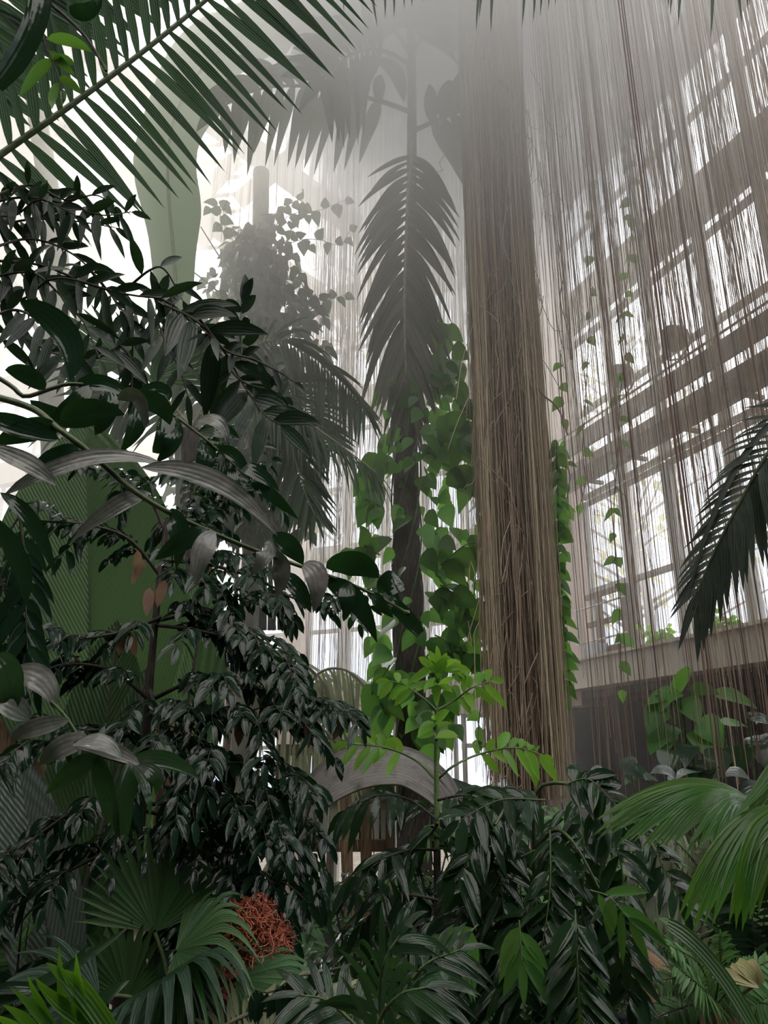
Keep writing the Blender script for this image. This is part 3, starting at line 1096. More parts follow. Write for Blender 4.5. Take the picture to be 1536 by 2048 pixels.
# climber on the trunk
t = thing('pothos_vine', 'green heart-leaved climber wrapped around the dark palm trunk', 'vine', base * [1, 1, 0])
m = MB()
f = MB()
for k in range(5):
    q = []
    for i in range(40):
        y = 1720 - i * 25.5
        j = np.interp(y, [300, 760, 1000, 1300, 1600, 1900], [822, 815, 812, 818, 826, 836])
        a = i * .24 + k * 1.3
        p = P(j, y, 7) + np.array([cos(a) * .14, sin(a) * .14, 0])
        q.append(p)
    m.tube(spl(q, 90), .010, .008, 5)
m.build('stem', M['stem_green'], t)
for i in range(360):
    y = 730 + 800 * R.random()
    cx = np.interp(y, [300, 760, 1000, 1300, 1600], [840, 846, 836, 838, 830])
    wd = np.interp(y, [730, 820, 950, 1250, 1400, 1530], [55, 70, 78, 72, 55, 45])
    x = cx + wd * max(-1.3, min(1.6, R.gauss(.05, .68)))
    if abs(x - np.interp(y, [760, 1000, 1300, 1600], [815, 812, 820, 826])) < 26 and R.random() < (.55 if y < 1000 else .8):
        continue
    p = P(x, y, 6.78 + R.gauss(0, .14))
    sd = 1 if x > cx else -1
    d = np.array([sd * (.2 + .5 * R.random()), -.35 + R.gauss(0, .3), -.75 + R.gauss(0, .25)])
    L_ = .11 + .15 * R.random() ** 1.3
    f.leaf(p, d, view(p) + rnd3(.45), L_, L_ * .78, .2, prof='heart', n=6, fold=.12)
f.build('foliage', M['vine_leaf'], t)
f = MB()
m = MB()
for pth in [[(880, 1130), (930, 1090), (965, 1085)], [(880, 1170), (925, 1200), (940, 1240)], [(870, 860), (915, 850), (935, 880)], [(760, 1110), (725, 1090), (710, 1110)], [(870, 1270), (910, 1290), (938, 1310)], [(860, 640), (890, 660), (915, 730)],
            [(880, 700), (900, 760), (930, 800)], [(760, 900), (740, 960), (750, 1010)], [(890, 950), (920, 930), (945, 960)], [(780, 1330), (760, 1370), (770, 1420)]]:
    q = px_spl(pth, 10, 6.7)
    m.tube(q, .007, .004, 4)
    twig_leaves(f, q, 5, .27, .21, 60, .7, .2, 'heart', .12, 6, .9, .25)
m.build('side_shoot', M['stem_young'], t)
f.build('young_foliage', M['fresh_leaf'], t)

# ------------------------------------------------------------------ feather palms half hidden behind, centre left
t = thing('misty_feather_palm', 'feather palm with several fine drooping fronds fading into mist below the pole', 'palm tree', P(430, 1400, 6.2) * [1, 1, 0])
b0 = P(380, 860, 6.2)
m = MB()
m.tube(spl([[b0[0], 6.2, 0], P(385, 1400, 6.2), b0], 14), .10, .08, 10)
m.build('trunk', M['bark'], t)
pm = ('stem_pale', 'mist_palm')
pinnate(t, [(380, 860, 6.2), (430, 790, 6.1), (510, 790, 6.0), (600, 835, 5.9), (680, 890, 5.9), (752, 945, 5.9)], 44, [.3, .5, .55, .5, .42, .28], .026, a0=62, a1=35, droop=.5, mats=pm, r0=.014, r1=.004, sag=.5, seg=5, t0=.25, normal=(0, -.4, 1))
pinnate(t, [(390, 850, 6.4), (450, 740, 6.4), (540, 680, 6.4), (620, 710, 6.4), (690, 770, 6.4), (730, 820, 6.4)], 40, [.3, .5, .6, .6, .5, .3], .034, a0=70, a1=35, droop=.5, mats=pm, r0=.014, r1=.004, sag=.55, seg=5, t0=.3)
pinnate(t, [(400, 830, 6.0), (480, 780, 6.0), (560, 830, 6.0), (590, 920, 6.0), (612, 990, 6.0), (630, 1030, 6)], 34, [.3, .42, .5, .5, .45, .25], .034, a0=60, a1=30, droop=.3, mats=pm, r0=.012, r1=.004, sag=.15, seg=5, t0=.3)
pinnate(t, [(560, 740, 6.5), (590, 780, 6.5), (625, 840, 6.5), (660, 900, 6.5)], 24, [.4, .5, .45, .3], .036, a0=65, a1=35, droop=.25, mats=pm, r0=.01, r1=.004, seg=5, t0=.05)
pinnate(t, [(380, 850, 6.3), (320, 790, 6.3), (240, 790, 6.2), (150, 840, 6.2)], 30, [.4, .6, .6, .4], .05, a0=62, a1=35, droop=.4, mats=pm, r0=.014, r1=.004, sag=.2, seg=5, t0=.1)
f = MB()
for (hx, hy, ax_, L_) in [((250), 730, (-.9, 0, .45), 1.0), (300, 760, (.8, 0, .7), 1.05), (280, 740, (-.1, 0, 1), .85)]:
    fan(f, P(hx, hy, 5.4), ax_, view(P(hx, hy, 5.4)), 14, 95, L_ * .75, .15, .6)
f.build('fan_leaf', M['fan_dark'], t)

# pale drooping palms by the far wall
t = thing('pale_drooping_palm', 'pale olive palm with curtain-like drooping fronds before the far pink column', 'palm tree', P(520, 1560, 8.5) * [1, 1, 0])
b0 = P(470, 1420, 8.6)
m = MB()
m.tube(spl([[b0[0], 8.6, 0], b0, P(470, 1330, 8.6)], 10), .14, .1, 10)
m.build('trunk', M['fibre'], t)
pm = ('stem_pale', 'pale_palm')
pinnate(t, [(440, 1330, 8.6), (480, 1272, 8.5), (540, 1290, 8.4), (600, 1320, 8.3), (650, 1370, 8.2), (680, 1440, 8.2)], 34, [.5, .85, .9, .8, .6], .04, jit=.16, a0=60, a1=40, droop=.7, mats=pm, r0=.02, r1=.006, sag=.8, seg=6, t0=.1, normal=(.3, -.6, .8))
pinnate(t, [(600, 1400, 8.4), (640, 1345, 8.3), (690, 1340, 8.2), (735, 1380, 8.1), (760, 1440, 8.1)], 26, [.5, .8, .8, .6], .04, jit=.16, a0=60, a1=40, droop=.7, mats=pm, r0=.02, r1=.006, sag=.8, seg=6, t0=.05, normal=(.3, -.6, .8))
pinnate(t, [(470, 1380, 8.4), (520, 1340, 8.2), (580, 1380, 8.0), (640, 1450, 7.9), (690, 1500, 7.8)], 28, [.5, .8, .8, .6], .04, jit=.16, a0=60, a1=40, droop=.6, mats=pm, r0=.02, r1=.006, sag=.7, seg=6, t0=.05, normal=(.3, -.6, .8))
pinnate(t, [(440, 1340, 8.7), (380, 1290, 8.7), (320, 1320, 8.6), (280, 1400, 8.6)], 30, [.5, .8, .8, .6], .04, jit=.16, a0=60, a1=40, droop=.6, mats=pm, r0=.02, r1=.006, sag=.7, seg=6, t0=.05, normal=(-.3, -.6, .8))
# ------------------------------------------------------------------ aerial roots hanging from the roof
def strand(x, y, z0, z1, r, seed, wob=.02, n=16):
    rr = random.Random(seed)
    ph, fq, ph2 = rr.random() * 6.3, .6 + rr.random() * 1.2, rr.random() * 6.3
    z = np.linspace(z0, z1, n)
    k = (z0 - z) / 10
    return np.stack([x + wob * (np.sin(z * fq + ph) + .5 * np.sin(z * fq * 2.7 + ph2)) * (.3 + k), y + wob * np.cos(z * fq + ph2) * (.3 + k), z], 1)


def at_px(px, Y, py=900):
    p = P(px, py, Y)
    return p[0], p[1]


ZT = 12.9


def zb(px, Y):
    """Height at which roots at this place end."""
    lo = np.interp(px, [640, 900, 980, 1060, 1120, 1200, 1350, 1536], [900, 1500, 1590, 1610, 1520, 1500, 1560, 1620])
    return P(px, lo, Y)[2]


# single thick roots, one object each
variants = {}
for mat in ('root_brown', 'root_dark', 'root_tan'):
    for i in range(6):
        mb = MB()
        for j in range(1 + (i % 3 == 0)):
            a = j * 2.4 + i
            mb.tube(strand(.007 * j * cos(a), .007 * j * sin(a), 0, -1, .01, i * 7 + j, .007, 26), .0075, .0045, 5)
        variants[mat, i] = mb.build('aerial_root', M[mat], None)
protos = list(variants.values())
nroot = [0]


def hang(px, Y, mat, scale, label, group, end=None, top=ZT):
    src = variants[mat, R.randrange(6)]
    o = src.copy()
    col.objects.link(o)
    x, y = at_px(px, Y)
    z1 = zb(px, Y) if end is None else P(px, end, Y)[2]
    o.location = (x, y, top)
    o.scale = (scale, scale, top - z1)
    o.rotation_euler = (0, 0, R.random() * 6.28)
    tag(o, label, 'root', group)
    nroot[0] += 1


# dense pillar of roots
for i in range(100):
    px = 1022 + max(-1, min(1, R.gauss(0, .45))) * 38
    hang(px, 6.45 + R.gauss(0, .10), 'root_dark' if R.random() < .35 else 'root_brown', .8 + R.random() * .9, 'long brown aerial root packed into the dense hanging pillar right of the palm', 'roots of the dense pillar', 1560 + R.random() * 70)
for i in range(46):
    px = 960 + R.random() * 26 if R.random() < .45 else 1060 + R.random() * 34
    hang(px, 6.4 + R.gauss(0, .15), 'root_tan' if R.random() < .7 else 'root_brown', .6 + R.random() * .6, 'thin tan aerial root at the loose edge of the dense hanging pillar', 'roots fringing the pillar', 1480 + R.random() * 140)
# ropes and strands before the right windows
for px in (1170, 1212, 1262, 1316, 1338, 1352, 1356, 1362, 1400, 1424, 1428, 1470, 1500, 1504, 1540, 1580, 1600, 1640, 1645, 1690, 1740, 1790):
    hang(px + R.gauss(0, 3), 6.0 + R.gauss(0, .1), 'root_dark', .7 + R.random() * .8, 'dark thick rope-like aerial root hanging before the bright right windows', 'dark rope roots before the windows', 1440 + R.random() * 150)
for i in range(100):
    px = 1120 + 740 * R.random()
    hang(px, 6.2 + R.gauss(0, .35), ('root_brown', 'root_tan', 'root_dark')[R.choice((0, 0, 1, 2))], .3 + R.random() * .45, 'slender brown aerial root hanging like a curtain before the right windows', 'slender roots before the windows', R.choice((1250, 1330, 1420, 1500, 1560)) + R.random() * 60)
for px in (1352, 1358, 1364):
    hang(px, 4.7 + R.gauss(0, .04), 'root_dark', .8, 'dark thick rope-like aerial root hanging before the bright right windows', 'dark rope roots before the windows', 1800 + R.random() * 60)
for o in protos:
    bpy.data.objects.remove(o)


# the hair-thin rest nobody could count
def curtain(name, label, mat, n, fx, fY, r, ends, wob=.02, seed=1, top=ZT, nseg=14, k=3):
    m = MB()
    rr = random.Random(seed)
    for i in range(n):
        px, Y = fx(rr), fY(rr)
        x, y = at_px(px, Y)
        e = ends(px, rr)
        z1 = P(px, e, Y)[2]
        m.tube(strand(x, y, top - rr.random() * .3, z1, r, rr.random(), wob * (.5 + rr.random()), nseg), r * (.6 + .8 * rr.random()), r * .5, k)
    o = m.build(name, M[mat], None)
    tag(o, label, 'roots', None, 'stuff')


curtain('root_fringe', 'dense fine brown root hairs filling the hanging pillar', 'root_brown', 520, lambda r: 1020 + max(-1.1, min(1.1, r.gauss(0, .5))) * 42, lambda r: 6.5 + r.gauss(0, .12), .0048, lambda p, r: 1500 + r.random() * 130, .03, 2, k=4)
curtain('root_fringe', 'fine tan root hairs flanking the hanging pillar', 'root_tan', 620, lambda r: r.choice((948 + r.random() * 40, 975 + r.gauss(0, 12), 1050 + r.random() * 45, 1072 + r.gauss(0, 13))), lambda r: 6.6 + r.gauss(0, .2), .0042, lambda p, r: 1440 + r.random() * 180, .02, 3)
curtain('root_curtain', 'fine pale root strands hanging behind the palm trunk before far windows', 'root_pale', 430, lambda r: 620 + 350 * r.random() ** .9, lambda r: 9.6 + r.gauss(0, .5), .0048, lambda p, r: r.choice((900, 1050, 1250, 1400, 1480)) + r.random() * 80, .02, 4, top=14.6)
curtain('root_curtain', 'very thin straight root threads fading into the mist upper left of the palm', 'root_pale', 200, lambda r: 380 + 340 * r.random(), lambda r: 8.6 + r.gauss(0, .6), .0023, lambda p, r: 560 + r.random() * 420, .012, 5, top=14.6)
clumps = [(1150 + i * 33 + NR.normal(0, 9), 3 + 8 * NR.rand()) for i in range(22)]


def clump(r):
    if r.random() < .45:
        return 1110 + 760 * r.random()
    c, w = clumps[r.randrange(len(clumps))]
    return c + r.gauss(0, w)


curtain('root_curtain', 'fine brown root threads hanging in clumps before the bright right windows', 'root_brown', 620, clump, lambda r: 6.5 + r.gauss(0, .5), .0032, lambda p, r: r.choice((650, 800, 950, 1300, 1560)) + r.random() * 90, .02, 6)
curtain('root_curtain', 'fine olive tan root threads hanging before right windows and dark recess', 'root_tan', 380, clump, lambda r: 7.0 + r.gauss(0, .5), .003, lambda p, r: r.choice((600, 800, 1000, 1500)) + r.random() * 90, .02, 7)

# loose kinked roots and tangles around the pillar
m = MB()
for i in range(150):
    px, py, Y = 1020 + R.gauss(0, 36), 120 + 1400 * R.random(), 6.3 + R.gauss(0, .08)
    q = [P(px, py, Y)]
    dx = R.gauss(0, 14)
    for j in range(4):
        dx += R.gauss(0, 14)
        q.append(P(px + dx, py + (j + 1) * (20 + 40 * R.random()), Y + R.gauss(0, .03)))
    m.tube(spl(q, 12), .004, .003, 4)
o = m.build('root_tangle', M['root_tan'], None)
tag(o, 'loose curling root hairs tangled over the hanging pillar', 'roots', None, 'stuff')
t = None
m = MB()
m.tube(px_spl([(1048, 480, 6.1), (1052, 600, 6.1), (1070, 700, 6.1), (1080, 780, 6.1), (1100, 800, 6.1), (1118, 820, 6.1), (1135, 870, 6.1)], 30), .011, .007, 6)
m.tube(px_spl([(1048, 480, 6.1), (1046, 300, 6.1), (1044, 100, 6.1), (1040, -300, 6.1)], 20), .008, .011, 6)
o = m.build('crooked_root', M['root_dark'], None)
tag(o, 'crooked woody root bending sideways out of the dense hanging pillar', 'root')
m = MB()
m.tube(px_spl([(1115, 480, 6.4), (1128, 540, 6.4), (1120, 600, 6.4), (1136, 660, 6.4), (1142, 720, 6.4)], 30), .006, .004, 5)
o = m.build('crooked_root', M['root_brown'], None)
tag(o, 'thin wavy root hanging just beyond the dense pillar near its upper part', 'root')

# leafy strands hanging before the right windows
def leaf_strand(px_pts, Y, n, L, label, mat='vine_leaf', seed=0):
    t = thing('hanging_vine', label, 'vine', P(*px_pts[0], Y))
    m = MB()
    q = px_spl(px_pts, 30, Y)
    m.tube(q, .006, .004, 4)
    m.build('stem', M['stem_dark'], t)
    f = MB()
    twig_leaves(f, q, n, L, L * .75, 70, .7, .2, 'heart', .12, 6, .8, .6, 0.02)
    f.build('foliage', M[mat], t)


leaf_strand([(1252, 130), (1258, 320), (1262, 480), (1248, 620), (1252, 700), (1240, 790), (1236, 900), (1228, 1000), (1230, 1100), (1238, 1200), (1240, 1290), (1244, 1380)], 7.0, 40, .13, 'longest leafy vine hanging beside the mullion, before right windows')
leaf_strand([(1185, 300), (1180, 600), (1172, 780), (1165, 900), (1172, 960), (1160, 1010)], 7.2, 13, .13, 'short vine of few dark hearts ending at the walkway near pink column')
leaf_strand([(1120, 700), (1130, 900), (1140, 960), (1122, 1060), (1128, 1140)], 6.9, 10, .13, 'thin green vine hanging at the pink column edge')
leaf_strand([(1112, 880), (1116, 1000), (1118, 1150), (1128, 1300), (1125, 1400)], 6.6, 60, .14, 'bushy green vine climbing just behind the dense root pillar')
leaf_strand([(940, 800), (955, 950), (962, 1050), (948, 1200), (965, 1330), (955, 1480)], 6.9, 30, .15, 'sparse green vine between palm trunk and root pillar')
# ------------------------------------------------------------------ dark sprays at mid left (close)
t = thing('dark_spray_plant', 'near-black leafy plant with arching twigs of narrow leaves against misty windows', 'plant', P(-150, 900, 2.3))
DL = ('stem_dark', 'dark_leaf')


def dspray(pts, Y, n, L, W, **k):
    kw = dict(ang=58, hang=.25, droop=.25, prof='lance', face=.75, jit=.28, fold=.2, r0=.0055, r1=.002, n_seg=6)
    kw.update(k)
    spray(t, [P(*c, Y + .06 * R.gauss(0, 1)) for c in pts], int(n * .85), L, W * .85, DL, **kw)


dspray([(-30, 410), (40, 395), (120, 405), (200, 430), (262, 424)], 2.3, 22, .12, .034)
dspray([(-30, 460), (50, 440), (130, 440), (230, 455)], 2.35, 18, .12, .034, hang=.5)
dspray([(-30, 400), (60, 370), (130, 400), (190, 390), (230, 412)], 2.3, 18, .10, .03)
dspray([(-30, 430), (30, 430), (80, 400), (150, 430)], 2.2, 14, .11, .034)
dspray([(-30, 500), (60, 478), (140, 505), (200, 560), (240, 620)], 2.3, 22, .14, .036, hang=.4)
dspray([(-40, 520), (80, 530), (180, 570), (260, 590), (330, 600), (380, 640), (425, 675)], 2.25, 28, .15, .036, hang=.35)
dspray([(330, 610), (390, 640), (440, 690), (470, 740), (500, 790), (530, 830), (560, 850)], 2.2, 22, .19, .06, hang=.1, ang=52, jit=.16)
dspray([(-40, 560), (60, 545), (120, 590), (170, 650), (200, 720)], 2.2, 20, .14, .036)
dspray([(180, 540), (230, 600), (262, 660), (265, 760)], 2.3, 13, .12, .034, hang=.6)
dspray([(300, 600), (330, 680), (360, 740), (375, 790)], 2.35, 13, .14, .032, hang=.6)
dspray([(250, 580), (300, 540), (330, 540), (365, 600)], 2.3, 9, .15, .04, hang=.1)
dspray([(-30, 640), (30, 620), (90, 650), (130, 720)], 2.1, 16, .13, .034)
dspray([(-30, 700), (40, 660), (90, 700), (180, 720), (240, 690)], 2.3, 16, .15, .04)
dspray([(-30, 590), (40, 600), (100, 560), (150, 560), (220, 580)], 2.2, 16, .13, .036)
dspray([(240, 690), (262, 720), (265, 800)], 2.3, 8, .10, .04, hang=.6)
dspray([(400, 640), (450, 700), (510, 720), (560, 745), (590, 765)], 2.2, 11, .075, .028, ang=62, hang=0)
dspray([(430, 690), (480, 760), (540, 780), (570, 795)], 2.2, 9, .08, .03, ang=62, hang=0)
# upright twig with paired oval leaves
f_ = MB()
m_ = MB()
q = px_spl([(483, 720), (483, 660), (482, 610), (488, 560)], 20, 2.2)
m_.tube(q, .003, .0015)
o = m_.build('branch', M['stem_green'], t)
for x0, y0, x1, y1, w in [(482, 625, 450, 600, .03), (484, 628, 512, 590, .03), (482, 600, 490, 548, .03), (484, 605, 506, 555, .028), (482, 655, 446, 605, .026), (484, 650, 500, 640, .03), (482, 690, 470, 650, .028), (484, 690, 520, 660, .032)]:
    a, b = P(x0, y0, 2.2), P(x1, y1, 2.19)
    f_.blade(a, (a + b) / 2 + rnd3(.006), b, w * 1.15, view(a) + rnd3(.3), 'ellip', .2, 6)
f_.build('foliage', M['dark_leaf'], o)
# one broad leaf
f_ = MB()
f_.blade(P(40, 600, 1.9), P(175, 660, 1.9), P(140, 762, 1.9), .075, view(P(100, 680, 1.9)), 'ellip', .22, 10)
f_.blade(P(60, 800, 1.9), P(120, 860, 1.9), P(230, 830, 1.9), .05, view(P(100, 680, 1.9)), 'ellip', .22, 10)
f_.build('broad_leaf', M['gloss_leaf'], t)
m_ = MB()
for s in range(3):
    m_.tube(spl([[-1.5 + s * .06, 2.3 + s * .1, 0], [-1.5, 2.3, 2.2], P(-60, 900 - 160 * s, 2.3), P(-35, 780 - 160 * s, 2.3)], 20), .018, .008)
m_.build('stem', M['stem_dark'], t)

# ------------------------------------------------------------------ hero branch crossing low across the view
t = thing('glossy_branch', 'nearest long branch with big drooping leaves, some grey with age, reaching to palm trunk', 'branch', P(-60, 800, 1.5))
Y = 1.5
q = px_spl([(-60, 780, 1.6), (60, 815, 1.55), (120, 860), (180, 905), (240, 960), (300, 1003), (360, 1036), (440, 1072), (520, 1104), (600, 1132), (680, 1160), (750, 1190), (815, 1226, 1.45)], 60, Y)
m_ = MB()
m_.tube(q, .0085, .0028, 8)
m_.tube(np.array([q[-1] - (q[-1] - q[-2]) * .4, q[-1], q[-1] + (q[-1] - q[-2]) * .25]), [.003, .006, .002], None, 8)
m_.build('stem', M['stem_green'], t)


def hero(rows, mat, name):
    for p, c_, e, w, pr in rows:
        f = MB()
        y = Y + R.gauss(0, .02)
        f.blade(P(*p, y), P(*c_, y - .05), P(*e, y - .01), w / pxm(Y), view(P(*p, y)) + rnd3(.25) + UP * .15, pr, .25, 12, wave=.06, twist=R.gauss(0, .35))
        f.build(name, M[mat], t)


hero([((5, 992), (200, 868), (345, 940), 44, 'lance'), ((280, 935), (450, 925), (555, 1072), 44, 'lance'), ((300, 985), (230, 1000), (140, 1085), 40, 'lance'), ((432, 1066), (395, 1090), (392, 1172), 44, 'lance'),
      ((528, 1095), (548, 1100), (498, 1156), 46, 'ovate'), ((545, 1110), (580, 1130), (552, 1196), 44, 'lance'), ((604, 1128), (655, 1140), (626, 1226), 46, 'lance'), ((-30, 890), (80, 930), (112, 972), 40, 'lance'), ((235, 800), (290, 760), (290, 860), 36, 'lance'), ((395, 840), (450, 830), (455, 890), 34, 'lance')], 'grey_leaf', 'weathered_leaf')
hero([((338, 1020), (372, 1050), (352, 1138), 42, 'lance'), ((560, 1146), (600, 1170), (622, 1226), 36, 'lance'), ((648, 1160), (720, 1180), (754, 1286), 42, 'lance'), ((652, 1136), (715, 1105), (758, 1156), 52, 'ellip'),
      ((760, 1186), (770, 1160), (808, 1170), 54, 'drop'), ((768, 1196), (800, 1215), (840, 1268), 32, 'band'), ((744, 1188), (762, 1205), (786, 1236), 26, 'ellip'), ((0, 985), (80, 1030), (112, 1155), 32, 'lance'), ((-20, 1030), (66, 1120), (50, 1215), 40, 'lance'),
      ((120, 860), (60, 845), (-10, 890), 50, 'ellip'), ((-40, 830), (60, 860), (120, 880), 46, 'ellip'), ((180, 905), (120, 900), (60, 940), 44, 'ellip'), ((545, 1070), (590, 1090), (606, 1130), 40, 'lance'), ((260, 800), (330, 790), (340, 850), 44, 'ellip'), ((120, 840), (170, 800), (250, 830), 44, 'ellip'),
      ((420, 1060), (360, 1080), (310, 1120), 40, 'lance'), ((690, 1165), (700, 1195), (690, 1240), 34, 'lance')], 'gloss_leaf', 'leaf')

t = thing('glossy_branch', 'second near branch above, rows of dark narrow leaves hanging down like washing', 'branch', P(-60, 720, 1.8))
Y = 1.8
q = px_spl([(-60, 720), (20, 770), (50, 793), (100, 778), (140, 768), (200, 774), (260, 790), (330, 820), (400, 870), (445, 908), (500, 960), (560, 1008), (592, 1032)], 60, Y)
m_ = MB()
m_.tube(q, .007, .002, 7)
m_.build('stem', M['stem_green'], t)
hero([((150, 768), (215, 755), (262, 800), 40, 'lance'), ((215, 775), (225, 820), (190, 870), 44, 'ellip'), ((270, 792), (330, 770), (340, 800), 44, 'ellip'), ((280, 795), (285, 850), (240, 905), 40, 'lance'), ((330, 825), (345, 880), (305, 905), 44, 'ellip'),
      ((350, 835), (365, 880), (312, 925), 40, 'lance'), ((395, 865), (445, 850), (480, 880), 40, 'lance'), ((408, 880), (420, 920), (388, 950), 50, 'ellip'), ((430, 895), (480, 900), (500, 965), 28, 'lance'), ((445, 910), (455, 950), (425, 985), 40, 'lance'), ((470, 930), (520, 940), (560, 985), 34, 'lance'), ((500, 965), (540, 980), (598, 1040), 28, 'lance'), ((462, 925), (470, 1000), (480, 1020), 28, 'lance'), ((90, 780), (60, 740), (10, 740), 40, 'ellip'), ((180, 770), (150, 820), (90, 850), 40, 'ellip')], 'gloss_leaf', 'leaf')

# ------------------------------------------------------------------ pleated giant palm leaves behind
t = thing('pleated_palm', 'giant upright pleated palm leaves with slanting ribs behind dark glossy shrub', 'palm', P(190, 1950, 4.8) * [1, 1, 0])
for (b, e, w, nrm, bend, mat) in [((182, 1560, 4.9), (176, 860, 5.2), 1.32, (.05, -1, .2), .03, 'pleat_leaf'), ((150, 2020, 4.6), (235, 1240, 4.75), .62, (.1, -1, .1), .0, 'pleat_leaf'), ((60, 2120, 4.4), (300, 1330, 4.6), .35, (.5, -1, .1), -.03, 'pleat_leaf'), ((130, 2060, 4.1), (35, 1500, 4.3), .42, (-.2, -1, .5), .02, 'pleat_silver'),
                                (((330, 1700, 5.4)), (420, 1130, 5.6), .5, (.2, -1, .1), .0, 'pleat_leaf')]:
    f = MB()
    pleated(f, P(*b), P(*e), w, nrm, bend, prof='ellip', rib=.010)
    o = f.build('leaf_blade', M[mat], t)
    m_ = MB()
    m_.tube(np.array([P(*b), (P(*b) + P(*e)) / 2 + np.array([0, -.0, 0]), P(*e)]), .016, .006)
    m_.build('midrib', M['stem_dark'], o)
m_ = MB()
m_.tube(np.array([P(190, 1950, 4.8) * [1, 1, 0], P(170, 2010, 4.7)]), .10, .06, 10)
m_.build('stem', M['fibre'], t)

# fibrous tan trunks behind
for i, (x0, x1, yt, yb, Y, r, lb) in enumerate([(350, 335, 1420, 1900, 5.0, .11, 'fibrous tan palm trunk behind thin dark stem of shrub'), (405, 400, 1080, 1560, 6.4, .07, 'slim brown trunk among leaves under the hero branch'), (20, 40, 1120, 1700, 5.2, .14, 'reddish tan fibrous trunk at the edge behind pleated leaf'),
                                                  (690, 700, 1560, 2000, 7.2, .05, 'thin brown upright trunk below grey dead fan, first of two'), (735, 730, 1560, 2000, 7.4, .045, 'thin brown upright trunk below grey dead fan, beside dark palm trunk')]):
    t = thing('fibrous_palm', lb, 'trunk', P(x1, yb, Y) * [1, 1, 0])
    a = P(x1, yb, Y)
    m_ = MB()
    pts = spl([a * [1, 1, 0], a, P(x0, yt, Y)], 20)
    m_.tube(pts, r * (1 + .06 * np.sin(np.arange(21) * 2.1)), None, 14)
    m_.build('stem', M['fibre'], t)
    f = MB()
    for k in range(7):
        u = int(4 + R.random() * 15)
        a_ = R.random() * 6.28
        d = np.array([cos(a_), sin(a_), 0])
        f.blade(pts[u] + d * r * .8, pts[u] + d * r * 1.5 - UP * .2, pts[u] + d * r * 1.4 - UP * .5, r * .8, d, 'ribbon', .3, 6)
    f.build('leaf_base', M['brown_leaf'], t)

# ------------------------------------------------------------------ dark glossy shrub, centre left
t = thing('glossy_shrub', 'large dark glossy-leaved shrub with thin crooked brown stem filling lower left', 'shrub', P(232, 2060, 3.6) * [1, 1, 0])
a = P(232, 2060, 3.6)
m_ = MB()
trunk = spl([a * [1, 1, 0], a, P(262, 1820, 3.7), P(276, 1700, 3.7), P(288, 1560, 3.7), P(297, 1400, 3.7), P(308, 1270, 3.75), P(322, 1140, 3.8), P(335, 1040, 3.85)], 60)
m_.tube(trunk, .036, .014, 9)
m_.build('stem', M['bark'], t)
SL = ('stem_dark', 'gloss_leaf')


def shrub_branch(parent, pts, n_tw, L, W, mats, r0=.011, Ljit=.3, spread=.30, nl=9, hang=.28, prof='ellip', twang=58, face=.3, back=1.0):
    """A branch with side twigs, its leaves in one foliage mesh below it."""
    pts = spl(pts, 30)
    m = MB()
    m.tube(pts, r0, .003, 6)
    f = MB()
    tg = np.gradient(pts, axis=0)
    for i in range(n_tw):
        u = .12 + .85 * (i + R.random() * .6) / n_tw
        j = min(29, int(u * 30))
        T = nz(tg[j])
        S = nz(np.cross(T, UP) * R.choice((1, -1)) + UP * R.gauss(.1, .35) + view(pts[j]) * R.gauss(.3, .6))
        d = nz(T * .8 + S * .9)
        l = spread * (.6 + .7 * R.random())
        q = spl([pts[j], pts[j] + d * l * .5 + UP * .02, pts[j] + d * l - UP * l * .22], 10)
        m.tube(q, .004, .0015, 4)
        twig_leaves(f, q, nl, L, W, twang, hang, .4, prof, .38, 5, face, .3, .15)
    twig_leaves(f, pts, 8, L, W, 55, hang, .4, prof, .38, 5, face, .3, .5)
    o = m.build('branch', M[mats[0]], parent)
    f.build('foliage', M[mats[1]], o)
    return o


def B(*c, dy=0):
    return [P(x, y, Y_ + dy) for x, y, Y_ in c]


